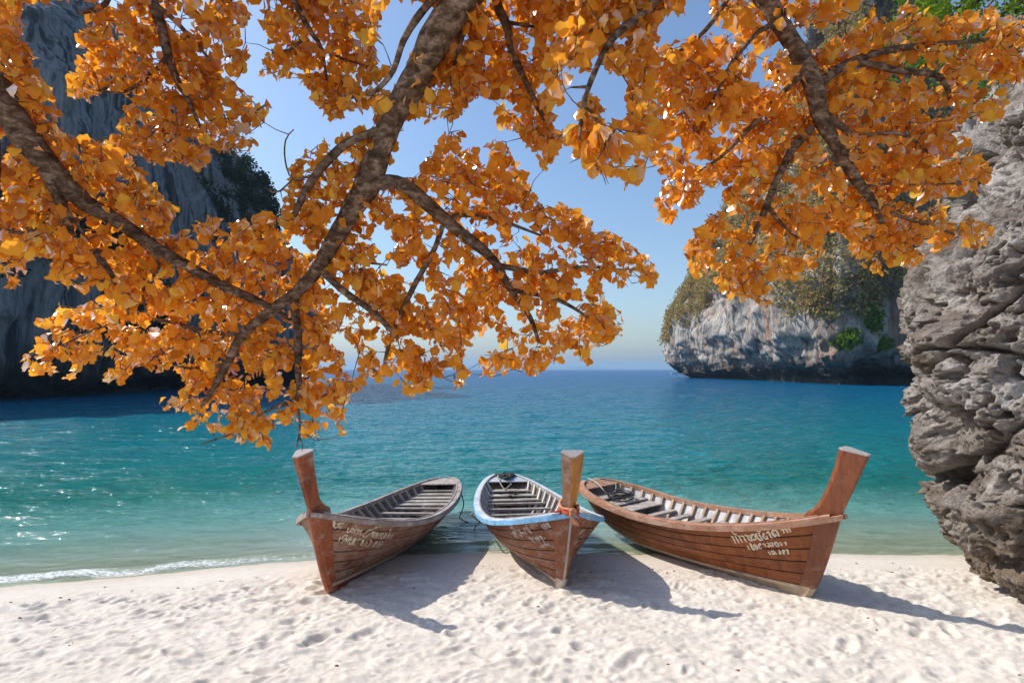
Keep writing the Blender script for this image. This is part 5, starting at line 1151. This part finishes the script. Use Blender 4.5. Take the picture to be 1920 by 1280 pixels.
    for t, dr in zip(ends, dirs):
        k = r.integers(3, 6); ph = r.uniform(0, 6.28)
        ax = dr * 0.6 + np.array([0, 0, -0.55]) + r.normal(size=3) * .25; ax /= np.linalg.norm(ax); e1 = np.cross(ax, [0.3, 1, 0.2]); e1 /= np.linalg.norm(e1); e2 = np.cross(ax, e1)
        for q in range(k):
            an = ph + q * 2 * math.pi / k + r.normal() * .3; sp = r.uniform(.5, 1.25); y = ax * math.cos(sp) + (e1 * math.cos(an) + e2 * math.sin(an)) * math.sin(sp)
            y = y + np.array([0, 0, -0.35]); y /= np.linalg.norm(y); z = ax * -1 + r.normal(size=3) * .45; z = z - y * (z @ y); z /= np.linalg.norm(z); x = np.cross(y, z)
            P0.append(t + r.normal(size=3) * .012 + y * .012); UX.append(x); UY.append(y); UZ.append(z); SZ_.append(0.077 * r.lognormal(0, .24)); KD.append(r.integers(0, 12))
    P0, UX, UY, UZ, SZ_, KD = map(np.array, (P0, UX, UY, UZ, SZ_, KD)); SZ_ = np.clip(SZ_, .05, .19)
    SZ_ = np.minimum(SZ_, 46.0 / F * W2P(P0)[:, 2])
    cen = P0 + UY * (SZ_ * .55)[:, None]; q = W2P(cen); tip = W2P(P0 + UY * SZ_[:, None])
    inframe = foliage(q[:, 0], q[:, 1]) & ((foliage(tip[:, 0], tip[:, 1])) | (r.random(len(q)) < .45))
    # keep the limbs readable: few leaves hang right in front of the thicker wood
    RR = np.concatenate(rad); big_ = RR * F / SKq[:, 2] > 5.5; BQ = SKq[big_]; BR = (RR * F / SKq[:, 2])[big_]
    for i in np.where(inframe)[0]:
        d = np.hypot(BQ[:, 0] - q[i, 0], BQ[:, 1] - q[i, 1]) - BR - 9; k = int(np.argmin(d))
        if d[k] < 0 and q[i, 2] < BQ[k, 2] + .02 and r.random() < .88: inframe[i] = False
    P0, UX, UY, UZ, SZ_, KD, q = [a[inframe] for a in (P0, UX, UY, UZ, SZ_, KD, q)]
    sc = SZ_ / q[:, 2]; vis = (q[:, 0] > 0) & (q[:, 0] < 1920) & (q[:, 1] > 0)
    front = np.zeros(len(sc), bool)
    # the 300 that show largest and in front, as leaves of their own
    cell = {}; 
    for i in np.argsort(q[:, 2]):
        if not vis[i]: continue
        c = (int(q[i, 0] // 14), int(q[i, 1] // 14))
        if c not in cell: cell[c] = i
    cand = np.array(list(cell.values())); nz = np.abs((UZ[cand] * (P0[cand] - [0, 0, CAMZ])).sum(1)) / np.linalg.norm(P0[cand] - [0, 0, CAMZ], axis=1)
    pick = cand[np.argsort(-sc[cand] * (0.25 + nz))[:298]]; front[pick] = True
    bulk = np.where(~front)[0]; Vs = []; F3s = []; F4s = []; n0 = 0
    for k in range(12):
        I = bulk[KD[bulk] == k]; v, f3, f4 = shapes[k]; m = len(v)
        W = P0[I][:, None] + (v[None, :, 0:1] * UX[I][:, None] + v[None, :, 1:2] * UY[I][:, None] + v[None, :, 2:3] * UZ[I][:, None]) * SZ_[I][:, None, None]
        Vs.append(W.reshape(-1, 3)); off = (np.arange(len(I)) * m + n0)[:, None, None]; F3s.append((f3[None] + off).reshape(-1, 3)); F4s.append((f4[None] + off).reshape(-1, 4)); n0 += len(I) * m
    o = mesh_np('foliage', rel(np.concatenate(Vs)), [np.concatenate(F3s), np.concatenate(F4s)], M_leaf, root); o['kind'] = 'stuff'
    from mathutils import Matrix
    lm = [mesh_np('leaf', v, [f3, f4], M_leaf, link=False) for v, f3, f4 in shapes]
    for i in pick:
        ob = bpy.data.objects.new('leaf', lm[KD[i]]); COL.objects.link(ob); ob.parent = root; s = SZ_[i]; a = rel(P0[i])
        ob.matrix_local = Matrix([[UX[i][0] * s, UY[i][0] * s, UZ[i][0] * s, a[0]], [UX[i][1] * s, UY[i][1] * s, UZ[i][1] * s, a[1]], [UX[i][2] * s, UY[i][2] * s, UZ[i][2] * s, a[2]], [0, 0, 0, 1]])
    print('LEAVES', len(P0), 'TWIGS', len(segs))
build_tree()
